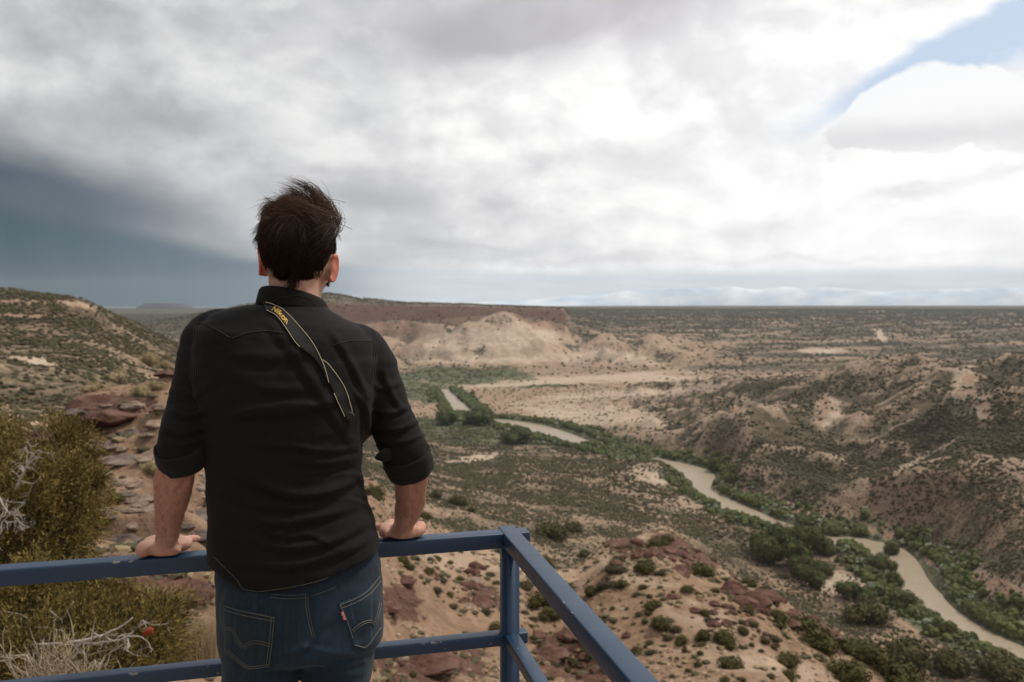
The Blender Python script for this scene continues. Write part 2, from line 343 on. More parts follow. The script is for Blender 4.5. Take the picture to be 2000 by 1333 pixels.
# ---------- the land: one sheet in rings round the overlook, metres, heights relative to the viewpoint ----------
RIVZ = -250.0
COLS = {   # photo column -> (distance, height) profile
 -400: [(3,-3.0),(8,-3.6),(15,-4.2),(25,-5),(40,-6),(60,-9),(90,-12),(130,-16),(200,-20),(300,-20),(450,-16),(650,-3),(780,8),(850,10),(1100,12),(1400,20),(2000,10),(3000,0),(5000,0),(12800,0)],
 0: [(3,-3.2),(8,-3.8),(15,-4.6),(25,-5.3),(40,-6),(60,-9),(90,-13.5),(130,-18),(200,-24),(300,-24),(450,-20),(650,-8),(740,4),(800,8),(850,8.5),(1100,8),(1400,2),(2000,-60),(3000,-160),(5000,-170),(8000,-110),(12800,-30)],
 80: [(3,-3.2),(8,-3.8),(15,-4.8),(25,-5.7),(40,-5.8),(60,-8.5),(90,-13.8),(130,-20),(200,-25),(300,-25),(450,-21),(650,-7),(780,5),(850,8),(1100,5),(1400,-20),(2000,-100),(3000,-170),(5000,-175),(8000,-115),(12800,-30)],
 150: [(3,-3.2),(8,-3.8),(15,-5),(25,-6),(36,-6.2),(40,-4.9),(48,-5.0),(60,-7.8),(90,-14),(130,-22),(200,-26),(300,-26),(450,-22),(650,-9),(800,1.0),(850,1.5),(1100,-8),(1400,-60),(2000,-150),(3000,-180),(5000,-175),(8000,-115),(12800,-30)],
 240: [(3,-3.2),(8,-3.9),(15,-5.1),(25,-6),(36,-5.6),(42,-4.3),(52,-5),(60,-7),(90,-14),(130,-22),(200,-29),(300,-31),(450,-28),(650,-22),(850,-21),(1100,-32),(1400,-80),(2000,-170),(3000,-190),(3800,-170),(4400,-120),(4700,-98),(5000,-175),(5200,-140),(8000,-115),(12800,-30)],
 330: [(3,-3.2),(8,-4),(15,-5.3),(25,-5.9),(36,-5),(46,-4),(60,-5.6),(90,-13),(130,-22),(200,-33),(300,-36),(450,-34),(650,-37),(850,-45),(1100,-60),(1400,-90),(2000,-180),(3000,-200),(3800,-150),(4300,-85),(4600,-62),(5000,-110),(8000,-115),(12800,-30)],
 420: [(3,-3.3),(8,-4.1),(15,-5.6),(25,-6.6),(38,-6.6),(48,-6.2),(60,-7.5),(90,-14),(130,-22),(200,-36),(300,-48),(450,-66),(650,-85),(850,-105),(1100,-130),(1400,-160),(2000,-210),(3000,-205),(3700,-150),(4000,-105),(4200,-30),(4500,-18),(5000,-90),(8000,-110),(12800,-30)],
 500: [(3,-3.4),(8,-4.4),(15,-6.2),(25,-7.6),(40,-8.6),(60,-10),(90,-14),(130,-24),(200,-42),(300,-66),(450,-98),(650,-130),(850,-160),(1100,-190),(1400,-215),(2000,-235),(2600,-225),(3200,-190),(3700,-150),(3900,-100),(4050,-5),(4300,14),(5000,0),(8000,-60),(12800,-30)],
 640: [(3,-4),(8,-5),(15,-7.5),(25,-10),(40,-12.5),(60,-14.5),(90,-18.5),(130,-28),(200,-64),(300,-102),(450,-142),(650,-162),(850,-170),(1100,-194),(1400,-226),(1700,-244),(2100,-249),(2600,-246),(2900,-232),(3300,-192),(3700,-150),(3950,-108),(4080,10),(4300,45),(4500,72),(5000,70),(8000,40),(12800,0)],
 720: [(3,-4),(8,-5),(15,-8),(25,-11.3),(40,-14.5),(60,-17),(90,-20),(130,-30),(200,-66),(300,-105),(450,-145),(650,-165),(850,-172),(1100,-195),(1400,-228),(1700,-246),(2100,-249),(2600,-248),(2900,-235),(3300,-200),(3700,-150),(3950,-106),(4050,5),(4200,22),(4600,42),(5200,25),(8000,20),(12800,0)],
 800: [(3,-5),(8,-7),(15,-10),(25,-13),(40,-17),(60,-21),(90,-26),(130,-33),(200,-68),(300,-110),(450,-152),(600,-171),(750,-178),(850,-183),(1000,-196),(1100,-205),(1400,-234),(1700,-248),(2100,-249),(2600,-248),(2900,-236),(3300,-205),(3700,-148),(3950,-98),(4040,2),(4200,14),(5200,16),(8000,5),(12800,-5)],
 900: [(3,-5),(8,-8),(15,-11),(25,-14),(35,-16.6),(60,-24),(90,-30),(130,-36),(200,-70),(300,-115),(450,-160),(600,-179),(761,-188),(850,-198),(1000,-214),(1100,-222),(1400,-240),(1700,-249),(2100,-249),(2600,-248),(2900,-238),(3200,-205),(3500,-155),(3700,-95),(3850,-88),(3960,-84),(4050,0),(4200,10),(5200,6),(8000,-5),(12800,-8)],
 965: [(3,-5),(8,-8),(15,-12),(25,-15),(35,-17.5),(60,-25),(90,-32),(130,-39),(200,-71),(300,-118),(450,-164),(600,-186),(750,-195),(850,-204),(1000,-219),(1100,-227),(1400,-244),(1700,-249),(2100,-249),(2600,-248),(2850,-238),(3200,-190),(3500,-118),(3700,-58),(3850,-66),(3960,-66),(4050,-6),(4200,0),(5200,0),(8000,-8),(12800,-8)],
 1050: [(3,-6),(8,-9),(15,-13),(25,-16),(35,-19),(60,-26.5),(90,-36),(130,-44),(200,-70),(300,-119),(450,-168),(600,-194),(730,-203),(850,-212),(1000,-223),(1100,-230),(1400,-246),(1700,-249),(2100,-248),(2600,-244),(3000,-222),(3400,-170),(3700,-125),(3900,-100),(3990,-60),(4030,-18),(4100,-9),(5200,-8),(8000,-14),(12800,-10)],
 1100: [(3,-6),(8,-10),(15,-14),(25,-17),(35,-20),(45,-22.5),(60,-27),(90,-37),(130,-46),(200,-68),(300,-120),(450,-170),(600,-199),(700,-208),(850,-217),(1000,-226),(1100,-232),(1400,-247),(1700,-248),(2100,-246),(2600,-240),(3200,-212),(3500,-190),(3800,-148),(3960,-110),(4040,-22),(4120,-11),(4400,-11),(5200,-30),(8000,-36),(12800,-10)],
 1125: [(3,-6),(8,-10),(15,-14),(25,-17),(35,-20),(45,-22.5),(60,-27),(90,-37),(130,-46),(200,-68),(300,-121),(450,-171),(600,-200),(700,-209),(850,-218),(1000,-228),(1100,-234),(1400,-247),(1700,-248),(2100,-245),(2600,-239),(3200,-212),(3500,-193),(3800,-165),(4000,-138),(4200,-110),(5000,-85),(6000,-68),(8000,-42),(12800,-8)],
 1200: [(3,-6),(8,-10),(15,-14.5),(25,-18),(35,-20.5),(45,-22),(62,-26),(90,-33.5),(130,-42),(160,-50),(200,-70),(300,-124),(450,-174),(600,-203),(720,-214),(850,-222),(1000,-232),(1100,-238),(1300,-247),(1450,-245),(1530,-238),(1620,-222),(1850,-224),(2100,-230),(2600,-230),(3200,-208),(4000,-150),(5000,-115),(6000,-88),(8000,-46),(12800,-6)],
 1300: [(3,-6),(8,-10),(15,-15),(25,-19),(40,-21),(45,-22),(62,-25.5),(90,-32),(130,-41),(160,-47),(200,-72),(300,-130),(450,-180),(600,-209),(750,-223),(850,-230),(1000,-243),(1150,-248),(1300,-243),(1450,-232),(1600,-212),(1720,-196),(1900,-205),(2100,-222),(2600,-222),(3200,-200),(4000,-155),(5000,-118),(6000,-90),(8000,-48),(12800,-5)],
 1400: [(3,-6),(8,-10),(15,-15),(25,-19),(45,-22),(62,-26),(90,-34),(130,-45),(170,-54),(220,-88),(300,-130),(450,-190),(600,-223),(750,-240),(800,-243),(900,-249),(1050,-247),(1150,-232),(1300,-212),(1500,-202),(1700,-188),(1900,-188),(2100,-208),(2600,-218),(3200,-200),(4000,-155),(5000,-118),(6000,-90),(8000,-48),(12800,-4)],
 1500: [(3,-6),(8,-10),(15,-15),(25,-19),(45,-22.5),(62,-27),(90,-37),(130,-49),(200,-71),(250,-100),(300,-126),(450,-190),(600,-233),(700,-244),(850,-249),(980,-246),(1050,-232),(1150,-215),(1300,-192),(1500,-180),(1700,-170),(1850,-170),(2100,-204),(2600,-214),(3200,-200),(4000,-155),(5000,-118),(6000,-90),(8000,-48),(12800,-4)],
 1600: [(3,-6),(8,-10),(15,-15),(25,-19.5),(45,-23),(62,-29),(90,-39),(130,-54),(200,-77),(300,-120),(450,-182),(560,-232),(680,-247),(850,-249),(930,-246),(1000,-225),(1100,-205),(1300,-182),(1450,-160),(1650,-150),(1850,-156),(2100,-200),(2600,-210),(3200,-198),(4000,-155),(5000,-118),(6000,-90),(8000,-48),(12800,-3)],
 1700: [(3,-6),(8,-10),(15,-15),(25,-20),(45,-24),(62,-30),(90,-41),(130,-58),(200,-85),(300,-130),(450,-196),(540,-240),(650,-248),(850,-248),(890,-240),(950,-222),(1100,-200),(1300,-166),(1500,-140),(1650,-129),(1900,-165),(2100,-195),(2600,-206),(3200,-196),(4000,-155),(5000,-118),(6000,-90),(8000,-46),(12800,-3)],
 1800: [(3,-6),(8,-10),(15,-15.5),(25,-20),(45,-25),(62,-32),(90,-46),(130,-64),(200,-97),(300,-142),(450,-212),(520,-245),(650,-249),(760,-247),(800,-228),(880,-208),(1050,-184),(1300,-133),(1450,-108),(1600,-113),(1900,-162),(2100,-190),(2600,-200),(3200,-192),(4000,-155),(5000,-118),(6000,-90),(8000,-46),(12800,-2)],
 1880: [(3,-6),(8,-10),(15,-16),(25,-20.5),(45,-26),(62,-34),(90,-50),(130,-70),(200,-108),(300,-155),(450,-225),(500,-246),(620,-249),(700,-247),(740,-226),(800,-210),(900,-195),(1000,-172),(1150,-124),(1300,-96),(1400,-84),(1480,-88),(1650,-130),(1900,-160),(2100,-182),(2600,-196),(3200,-188),(4000,-152),(5000,-118),(6000,-90),(8000,-46),(12800,-2)],
 2000: [(3,-6),(8,-10),(15,-16),(25,-21),(45,-28),(62,-37),(90,-55),(130,-80),(200,-122),(300,-178),(430,-236),(480,-248),(600,-248),(650,-234),(720,-214),(850,-192),(1000,-162),(1150,-122),(1300,-102),(1450,-92),(1650,-100),(1900,-140),(2100,-165),(2600,-190),(3200,-186),(4000,-152),(5000,-118),(6000,-90),(8000,-46),(12800,-2)],
 2500: [(3,-6),(8,-10),(15,-16),(25,-22),(45,-32),(62,-42),(90,-62),(130,-92),(200,-140),(300,-210),(370,-246),(480,-248),(560,-232),(650,-210),(850,-180),(1000,-150),(1150,-117),(1300,-97),(1450,-90),(1650,-92),(1900,-117),(2100,-150),(2600,-180),(3200,-180),(4000,-150),(5000,-118),(6000,-90),(8000,-46),(12800,-2)],
}
BANKS = [((858,762),(877,760)),((868,782),(897,779)),((884,802),(916,797)),((903,824),(921,815)),((928,829),(938,815)),((985,834),(992,820)),((1050,847),(1057,831)),((1103,864),(1112,847)),((1145,879),(1156,864)),((1208,896),(1219,880)),((1280,911),(1291,895)),((1330,929),(1346,907)),((1347,944),(1393,927)),((1352,956),(1386,950)),((1374,977),(1402,963)),((1428,1004),(1452,986)),((1500,1031),(1521,1015)),((1558,1050),(1572,1031)),((1610,1068),(1612,1044)),((1680,1078),(1684,1048)),((1733,1100),(1748,1066)),((1753,1132),(1788,1095)),((1773,1167),(1815,1140)),((1800,1197),(1852,1176)),((1868,1242),(1918,1220)),((1948,1287),(1982,1250)),((2060,1340),(2110,1305)),((2300,1450),(2400,1400)),((2700,1600),(2850,1530))]
def riv_lines():
    A = [onz(*a, CAMZ + RIVZ) for a, _ in BANKS]; B = [onz(*b_, CAMZ + RIVZ) for _, b_ in BANKS]
    A = catmull([(p.x, p.y) for p in A], 4); B = catmull([(p.x, p.y) for p in B], 4)
    return A, B
RA, RB = riv_lines(); RC = (RA + RB) / 2; RW = np.linalg.norm(RA - RB, axis=1) / 2
def river_dist(X, Y):
    """distance from the river's centre line and the half width there"""
    best = np.full(X.shape, 1e9); w = np.zeros(X.shape)
    for i in range(len(RC) - 1):
        a = RC[i]; ab = RC[i + 1] - a; L = ab.dot(ab)
        if L < 1e-6: continue
        t = np.clip(((X - a[0]) * ab[0] + (Y - a[1]) * ab[1]) / L, 0, 1)
        d = np.hypot(X - a[0] - t * ab[0], Y - a[1] - t * ab[1])
        m = d < best; best = np.where(m, d, best); w = np.where(m, RW[i] * (1 - t) + RW[i + 1] * t, w)
    return best, w

def land_height(AZ, D):
    X = D * np.sin(AZ); Y = D * np.cos(AZ)
    keys = sorted(COLS); kaz = np.array([math.atan((k - 1000) / FPX) for k in keys])
    LD = np.linspace(math.log(1.0), math.log(13500), 1600)
    T = np.empty((len(keys), len(LD)))
    for i, k in enumerate(keys):
        p = np.array(COLS[k], float); T[i] = np.interp(LD, np.log(p[:, 0]), p[:, 1] / p[:, 0])
    ker = np.exp(-.5 * (np.arange(-12, 13) / 4.5) ** 2); ker /= ker.sum()
    Tp = np.pad(T, ((0, 0), (12, 12)), mode='edge')
    T = sum(Tp[:, j:j + len(LD)] * ker[j] for j in range(25))
    # wobble the sampling so that ridges between profiles wander
    wob = perlin2(X / 260, Y / 260, 5) * .018 * sstep(120, 500, D) * (1 - sstep(3000, 4500, D))
    az = np.clip(AZ + wob * .5, kaz[0], kaz[-1]); ld = np.log(np.clip(D, 1, 13400)) + wob
    ia = np.clip(np.searchsorted(kaz, az) - 1, 0, len(keys) - 2)
    t = (az - kaz[ia]) / (kaz[ia + 1] - kaz[ia])
    ts = t * t * (3 - 2 * t) * .5 + t * .5
    fl = np.clip((ld - LD[0]) / (LD[1] - LD[0]), 0, len(LD) - 1.001); il = fl.astype(int); fr = fl - il
    def at(i): return T[i, il] * (1 - fr) + T[i, il + 1] * fr
    Z = (at(ia) * (1 - ts) + at(ia + 1) * ts) * D
    px = 1000 + FPX * np.tan(np.clip(AZ, -1.2, 1.2))
    cell = D * .0075
    def lod(lam): return sstep(1.8, 4.5, lam / cell)
    hills = sstep(880, 1050, D) * (1 - sstep(2000, 2400, D)) * sstep(1120, 1330, px)
    lefth = sstep(110, 260, D) * (1 - sstep(1500, 2200, D)) * (1 - sstep(380, 560, px))
    talus = sstep(2700, 3150, D) * (1 - sstep(3850, 3960, D)) * sstep(520, 640, px) * (1 - sstep(1250, 1500, px))
    mesatop = sstep(4040, 4200, D)
    far = sstep(2300, 3000, D)
    slope = sstep(25, 60, D) * (1 - sstep(320, 520, D)) * sstep(330, 620, px)
    near = 1 - sstep(35, 70, D)
    plain = sstep(250, 420, D) * (1 - sstep(1500, 1900, D)) * (1 - hills) * (1 - lefth)
    n = 0; rid = 0
    for lam, ph in ((420, 1), (210, 2), (105, 3), (52, 4), (26, 5)):
        wx = perlin2(X / lam * .7, Y / lam * .7, 40 + ph) * .35
        r = .62 - 2 * np.abs(perlin2(X / lam + wx, Y / lam - wx, 10 + ph))
        amp = (hills * (.11 if lam > 50 else .07) + lefth * .030 + talus * (.13 if lam > 60 else .09)+ far * (1 - mesatop) * .012 * (lam > 60)) * lam
        n = n + r * amp * lod(lam) * .8
        if lam > 40 and lam < 400: rid = rid + (r + .1) * {210: .9, 105: 1.0, 52: .7}[lam]
    for lam, ph in ((130, 21), (60, 22), (28, 23), (13, 24), (6, 25), (3, 26), (1.4, 27), (.6, 28), (.3, 29)):
        p = perlin2(X / lam, Y / lam, ph)
        a = slope * (.085 if lam < 40 else .03) + plain * .013 + hills * .03 + lefth * .03 + near * (.07 if lam < 4 else (.05 if lam < 8 else 0)) + far * .004
        # blocky ledges in the near rocks
        n = n + p * a * lam * lod(lam)
    # stepped ledges on the near left rocks and the dark outcrops
    led = near * (1 - sstep(520, 760, px)) * sstep(9, 14, D)
    st = perlin2(X / 5.0, Y / 2.6, 77) + .4 * perlin2(X / 2.0, Y / 1.1, 78)
    n = n + led * (np.tanh(st * 6) * .32 + .1)
    Z = Z + n
    # river bed and flood plain
    m = (D > 380) & (D < 3200) & (AZ > -.25) & (AZ < 1.0)
    rd = np.full(D.shape, 1e9); rw = np.zeros(D.shape)
    rd[m], rw[m] = river_dist(X[m], Y[m])
    rw = rw * .68; e = rd - rw
    Z = np.where(m, np.maximum(Z, RIVZ + 1.2), Z)
    bank = RIVZ + 1.6 + perlin2(X / 30, Y / 30, 91) * .5
    k = 1 - sstep(6, 70, e)
    low = np.minimum(Z, bank + np.clip(e, 0, 200) * .16)
    Z = np.where(m, Z * (1 - k) + low * k, Z)
    bed = sstep(3.0, -1.5, e) if False else 1 - sstep(-2.5, 2.5, e)
    Z = np.where(m, Z * (1 - bed) + (RIVZ - 2.5) * bed, Z)
    # flatten just under and behind the deck
    Z = np.where(D < 2.5, np.minimum(Z, -3.0), Z)
    back = sstep(1.0, 1.6, np.abs(AZ))
    Z = Z * (1 - back) + (-3.0 - .2 * perlin2(X / 9, Y / 9, 3)) * back
    return X, Y, Z, e, dict(hills=hills, lefth=lefth, talus=talus, far=far, mesatop=mesatop, slope=slope, near=near, plain=plain, px=px, rid=rid)

NA, NR = 660, 1180
azf = np.linspace(math.radians(-40), math.radians(40), NA)
azc = np.linspace(math.radians(40), math.radians(320), 50)[1:-1]
AZ1 = np.concatenate([azf, azc]); NC = len(AZ1)
RR = np.exp(np.linspace(math.log(1.5), math.log(13000), NR))
AZw = (AZ1 + math.pi) % (2 * math.pi) - math.pi
GA, GD = np.meshgrid(AZw, RR)
TX, TY, TZ, TE, TM = land_height(GA, GD)
# lines of sight over the sheet
elev = TZ[:, :NA] / GD[:, :NA]
hmax = np.maximum.accumulate(elev, axis=0); VIS = elev >= hmax - .0006
PXg, PYg = pix_np(TX, TY, TZ + CAMZ)
def sampler(az, d):
    """height (world) and visibility at azimuth / distance arrays"""
    fa = np.clip((az - azf[0]) / (azf[1] - azf[0]), 0, NA - 1.001); fd = np.clip(np.log(d / RR[0]) / math.log(RR[1] / RR[0]), 0, NR - 1.001)
    i = fa.astype(int); j = fd.astype(int); u = fa - i; v = fd - j
    z = (TZ[j, i] * (1 - u) + TZ[j, i + 1] * u) * (1 - v) + (TZ[j + 1, i] * (1 - u) + TZ[j + 1, i + 1] * u) * v
    hm = hmax[j, i]
    return z + CAMZ, z / d - hm, TE[j, i]
def ground_hit(x, y, dmin=6.0):
    """first land point along the sight line of a photo pixel"""
    d0 = raydir(x, y); az = math.atan2(d0.x, d0.y); te = d0.z / math.hypot(d0.x, d0.y)
    col = int(round((az - azf[0]) / (azf[1] - azf[0]))); col = max(0, min(NA - 1, col))
    e = elev[:, col]; k = np.nonzero((e >= te) & (RR > dmin))[0]
    if len(k) == 0: return None
    d = RR[k[0]]
    return Vector((d * math.sin(az), d * math.cos(az), TZ[k[0], col] + CAMZ)), d

def ell(cx, cy, rx, ry, rot=0, dmin=0, dmax=1e9, soft=.6):
    c, s = math.cos(math.radians(rot)), math.sin(math.radians(rot))
    nx = perlin2(PXg / (rx * .5) + cx, PYg / (ry * .5), 61) * .35 + perlin2(PXg / (rx * .17) + cx, PYg / (ry * .17), 62) * .22
    u = ((PXg - cx) * c + (PYg - cy) * s) / rx; v = ((PYg - cy) * c - (PXg - cx) * s) / ry
    r = np.sqrt(u * u + v * v) + nx
    return (1 - sstep(1 - soft, 1 + soft * .3, r)) * ((GD > dmin) & (GD < dmax) & (np.abs(GA) < .8))
def build_land():
    V = np.stack([TX, TY, TZ + CAMZ], -1).reshape(-1, 3)
    j, i = np.meshgrid(np.arange(NR - 1), np.arange(NC), indexing='ij')
    i2 = (i + 1) % NC
    F = np.stack([j * NC + i, j * NC + i2, (j + 1) * NC + i2, (j + 1) * NC + i], -1).reshape(-1, 4)
    V = np.vstack([V, [[0, 0, CAMZ - 3.2]]]); c = len(V) - 1
    me = mesh_np("terrain", V, F[:, ::-1])
    bm = bmesh.new(); bm.from_mesh(me); bm.verts.ensure_lookup_table()
    for q in range(NC): bm.faces.new((bm.verts[c], bm.verts[(q + 1) % NC], bm.verts[q]))
    bmesh.ops.recalc_face_normals(bm, faces=bm.faces[-NC:]); bm.to_mesh(me); bm.free()
    # what the ground is made of: R red-brown rock, G green bottom land, B low scrub cover, A pale bare earth; B and A also carry relief shading
    M = TM; dist = GD; px = M['px']
    nb = fbm2(TX / 90, TY / 90, 301, 4); nm = fbm2(TX / 22, TY / 22, 302, 3)
    R = np.zeros(GD.shape); G = R.copy(); B = R.copy(); A = R.copy()
    for a in ((1370,1075,150,42,8,90,240),(1440,1190,70,60,20,90,300),(1560,1180,130,48,22,90,330),(1660,1260,150,34,20,60,330),(1220,1065,60,28,10,90,240),(1010,985,60,26,20,80,240),(900,975,60,28,15,80,240),
              (830,1300,170,50,-5,15,60),(1120,1290,110,60,30,25,70),(780,1180,60,40,20,20,70),(960,1170,50,22,20,30,80),(1420,1150,110,30,20,80,260)):
        R = np.maximum(R, ell(*a[:4], a[4], a[5], a[6]))
    R = np.maximum(R, ell(200, 800, 120, 36, -5, 25, 60)); R = np.maximum(R, ell(110, 850, 150, 40, 0, 20, 60) * .7)
    R = np.maximum(R, ell(330, 1130, 90, 60, 30, 8, 30) * .7); R = np.maximum(R, ell(190, 1000, 120, 50, 0, 10, 40) * .45)
    R = np.maximum(R, M['lefth'] * sstep(.05, .5, nb + .4 * (dist > 500)) * .5)
    # cliffs: dark cap rock of the far mesa
    pur = sstep(3560, 3700, dist) * (1 - sstep(3940, 3960, dist)) * (px > 520) * (1 - sstep(800, 900, px)); R = np.maximum(R, pur * .5); R = np.maximum(R, sstep(3700, 3850, dist) * (1 - sstep(3960, 3990, dist)) * (px > 560) * (px < 1105) * .5)
    cl = sstep(3940, 3975, dist) * (1 - sstep(4120, 4180, dist)) * (px > 560) * (px < 1112)
    R = np.maximum(R, cl)
    # red banks by the river on the right
    for a in ((1450,960,80,16,18,900,1300),(1540,990,60,16,20,900,1300),(1900,1125,120,26,22,600,900),(1960,1150,90,22,20,560,900),(1890,752,34,40,20,1200,1700),(1925,800,22,36,-20,1100,1600),(1440,800,16,36,20,1300,1900),(1720,1040,50,18,10,800,1000),(1610,800,24,44,20,1200,1900)):
        A = np.maximum(A, ell(*a[:4], a[4], a[5], a[6]) * .8); R = np.maximum(R, ell(*a[:4], a[4], a[5], a[6]) * .5)
    for a in ((1225,815,110,26,6,1350,2300),(1130,812,120,22,6,1400,2300),(1620,808,30,42,20,1300,1800),(1880,745,26,50,20,1200,1600),(1920,800,20,40,-20,1100,1600),(1300,765,330,11,-4,1700,2600),(1120,742,270,8,-4,2000,3000),(1240,740,220,9,0,2000,3000),
              (1010,700,170,14,0,2500,3400),(975,660,95,40,0,3150,3800),(1060,655,40,26,0,3300,3960),(870,672,70,26,-20,3000,3800),(1180,695,120,14,5,2600,3900),(1600,686,60,6,0,3000,9000),(1720,655,22,10,50,3000,9000),(1260,925,40,10,6,700,1200),(1280,940,50,7,8,700,1200),
              (70,705,55,10,8,150,500),(40,590,60,4,0,600,1000),(30,617,110,4,2,500,800),(150,595,60,6,10,600,1000),(150,757,30,10,20,60,300),(900,702,120,9,0,2300,3300),(1790,900,60,6,-28,850,1300),(1830,880,50,5,-30,850,1400),(1640,1135,110,26,12,500,800),(1800,1200,60,16,20,350,700),(1640,1200,90,14,20,100,500),(930,895,70,8,-8,700,1300),
              (1400,1230,110,40,25,30,90),(1250,1130,90,26,20,60,140),(880,1080,120,40,10,30,110),(330,1300,90,26,0,6,14),(230,940,70,16,10,14,40),(1500,1300,170,26,10,25,90)):
        A = np.maximum(A, ell(*a[:4], a[4], a[5], a[6]))
    rid = M['rid']; rel = np.maximum(M['hills'], np.maximum(M['talus'], M['lefth'] * .25))  # crests paler, gullies darker with scrub: soft relief shading strengthened in the ground colour
    A = np.maximum(A, rel * sstep(.15, 1.2, rid + nb * .6) * np.where(M['talus'] > .3, .34, .38))
    A = np.where(M['hills'] > 0, np.maximum(A, M['hills'] * sstep(.35, .75, nb) * .35), A)
    G = np.maximum(G, ((1 - sstep(8, 46, TE)) * (1 - .35 * sstep(-.2, .4, nb)) * (dist < 2600)))
    for a in ((900,735,160,22,0,1900,3200),(820,765,130,24,8,1600,3200),(1050,748,70,13,2,2000,3200),(1000,850,200,22,8,1150,2200),(870,845,130,30,5,1200,2200),(1190,860,120,14,10,1000,1900),(1330,905,110,18,12,900,1700),(1290,930,70,24,10,850,1500)):
        G = np.maximum(G, ell(*a[:4], a[4], a[5], a[6]) * .9)
    G = np.maximum(G, ell(700, 690, 130, 26, 10, 2900, 3700) * .55); G = np.maximum(G, ell(330, 628, 90, 10, 0, 3000, 9000) * .8)
    G = G * (1 - A * .8)
    B = np.maximum(B, M['plain'] * np.clip(.60 + .35 * nb + .15 * nm, 0, 1)); B = np.maximum(B, M['hills'] * np.clip(.80 - .24 * rid, .4, 1)); B = np.maximum(B, M['lefth'] * np.clip(.75 + .5 * nb, 0, 1))
    B = np.maximum(B, M['talus'] * np.clip(.55 - .5 * rid, .1, .9)); B = np.maximum(B, M['far'] * (1 - M['talus']) * np.clip(.62 + .5 * fbm2(TX / 500, TY / 160, 303, 4), 0, 1)); B = np.maximum(B, M['mesatop'] * .75 * (px < 1110))
    B = np.maximum(B, ell(1500, 752, 170, 13, -8, 1600, 2400) * .9)
    B = B * (1 - A * .6) * (1 - cl) * (1 - .5 * R)
    C = np.stack([R, G, B, A], -1).reshape(-1, 4); C = np.vstack([C, [[0, 0, 0, 0]]]).astype(np.float32)
    at = me.color_attributes.new("ground_kind", 'FLOAT_COLOR', 'POINT'); at.data.foreach_set("color", np.clip(C, 0, 1).ravel())
    return me, R, G, B, A
def land_material():
    m, b, bs = mat_new("ground"); p = geo_pos(b)
    col, al = b.attr("ground_kind"); R, G, B = b.sep(col)
    dist = b.vm('LENGTH', p)
    x, y, z = b.sep(p)
    n200 = b.noise(p, .006, 5, .6); n30 = b.noise(p, .045, 6, .62); n4 = b.noise(p, .35, 6, .62); n1 = b.noise(p, 1.7, 6, .65); nf = b.noise(p, 9.0, 5, .65)
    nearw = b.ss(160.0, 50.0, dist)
    hf = b.mix(nearw, n30 * .5 + n4 * .5, n4 * .45 + n1 * .35 + nf * .2)
    base = b.mix(b.ss(.36, .64, hf), (.25, .165, .108), (.50, .36, .25))
    base = b.mix(b.ss(.40, .68, n200) * .6, base, (.34, .24, .175))
    base = b.mix(b.ss(.52, .70, n30) * .4, base, (.30, .155, .10))
    pale = b.mix(b.ss(.35, .65, hf), (.42, .315, .23), (.66, .52, .40))
    base = b.mix(al, base, pale)
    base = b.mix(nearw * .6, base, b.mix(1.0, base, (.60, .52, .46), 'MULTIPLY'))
    # small stones and dark litter close by
    vd = b.vor(p, 5.0); peb = b.ss(.30, .16, vd) * b.ss(.45, .6, n1) * nearw
    base = b.mix(peb * .55, base, (.11, .075, .055))
    vd2 = b.vor(p, 1.3); sp = b.ss(.36, .2, vd2) * b.ss(.5, .62, n4) * b.ss(380.0, 120.0, dist)
    base = b.mix(sp * .5, base, (.085, .065, .042))
    # rock
    rk = b.mix(b.ss(.3, .7, hf), (.060, .030, .022), (.185, .100, .070))
    rk = b.mix(b.ss(.55, .7, n1) * .4, rk, (.30, .23, .18))
    rm = b.ss(.32, .62, R + (n4 - .5) * .9 + (n30 - .5) * .5) * b.ss(.02, .2, R)
    orange = b.ss(.25, .45, al) * b.ss(.25, .45, R)
    rk = b.mix(orange, rk, b.mix(b.ss(.35, .65, hf), (.24, .125, .078), (.44, .27, .18)))
    base = b.mix(rm, base, rk)
    # green bottom land
    gr = b.mix(b.ss(.35, .65, n30 * .5 + n4 * .5), (.085, .098, .050), (.185, .195, .115))
    gm = b.ss(.35, .6, G + (n30 - .5) * .9 + (n4 - .5) * .5) * b.ss(.03, .2, G)
    base = b.mix(gm, base, gr)
    # low scrub: dark tufts too small and too many to stand as plants of their own
    ps = b.vm('SCALE', p, scale=1.0)
    s1 = b.vor(b.vm('MULTIPLY', p, (1, 1, .6)), .22, Randomness=1.0); s2 = b.vor(b.vm('MULTIPLY', p, (1, 1, .6)), .075); s3 = b.vor(b.vm('MULTIPLY', p, (1, 1, .6)), .026)
    mid = b.ss(900.0, 2400.0, dist)
    tuft = b.mix(mid, b.ss(.42, .22, s1 - (B - .5) * .5), b.ss(.48, .26, s2 - (B - .5) * .55))
    tuft3 = b.ss(.48, .3, s3 - (B - .5) * .6) * b.ss(3500.0, 6500.0, dist)
    sc = b.m('MAXIMUM', X(b, tuft.s), tuft3) * b.ss(.10, .4, B)
    scc = b.mix(n30, (.052, .045, .026), (.098, .082, .050))
    ps_ = b.vm('MULTIPLY', p, (1, 1, 0)); w1 = b.noise(ps_, .11, 3, .65); w2 = b.noise(ps_, .040, 3, .65); w3 = b.noise(b.vm('MULTIPLY', p, (1, .55, 0)), .017, 3, .65)
    w23 = b.mix(b.ss(2200.0, 4500.0, dist), w2, w3); w = b.mix(b.ss(500.0, 1500.0, dist), w1, X(b, w23.s))
    wash = b.ss(.50, .60, X(b, w.s) + (B - .5) * .42 + .02) * b.ss(.08, .35, B) * b.m('ADD', b.ss(900.0, 1800.0, dist) * .32, .50)
    base = b.mix(b.ss(.3, .8, B) * .35 * b.ss(150.0, 300.0, dist), base, b.mix(n4, (.15, .115, .072), (.24, .185, .12)))
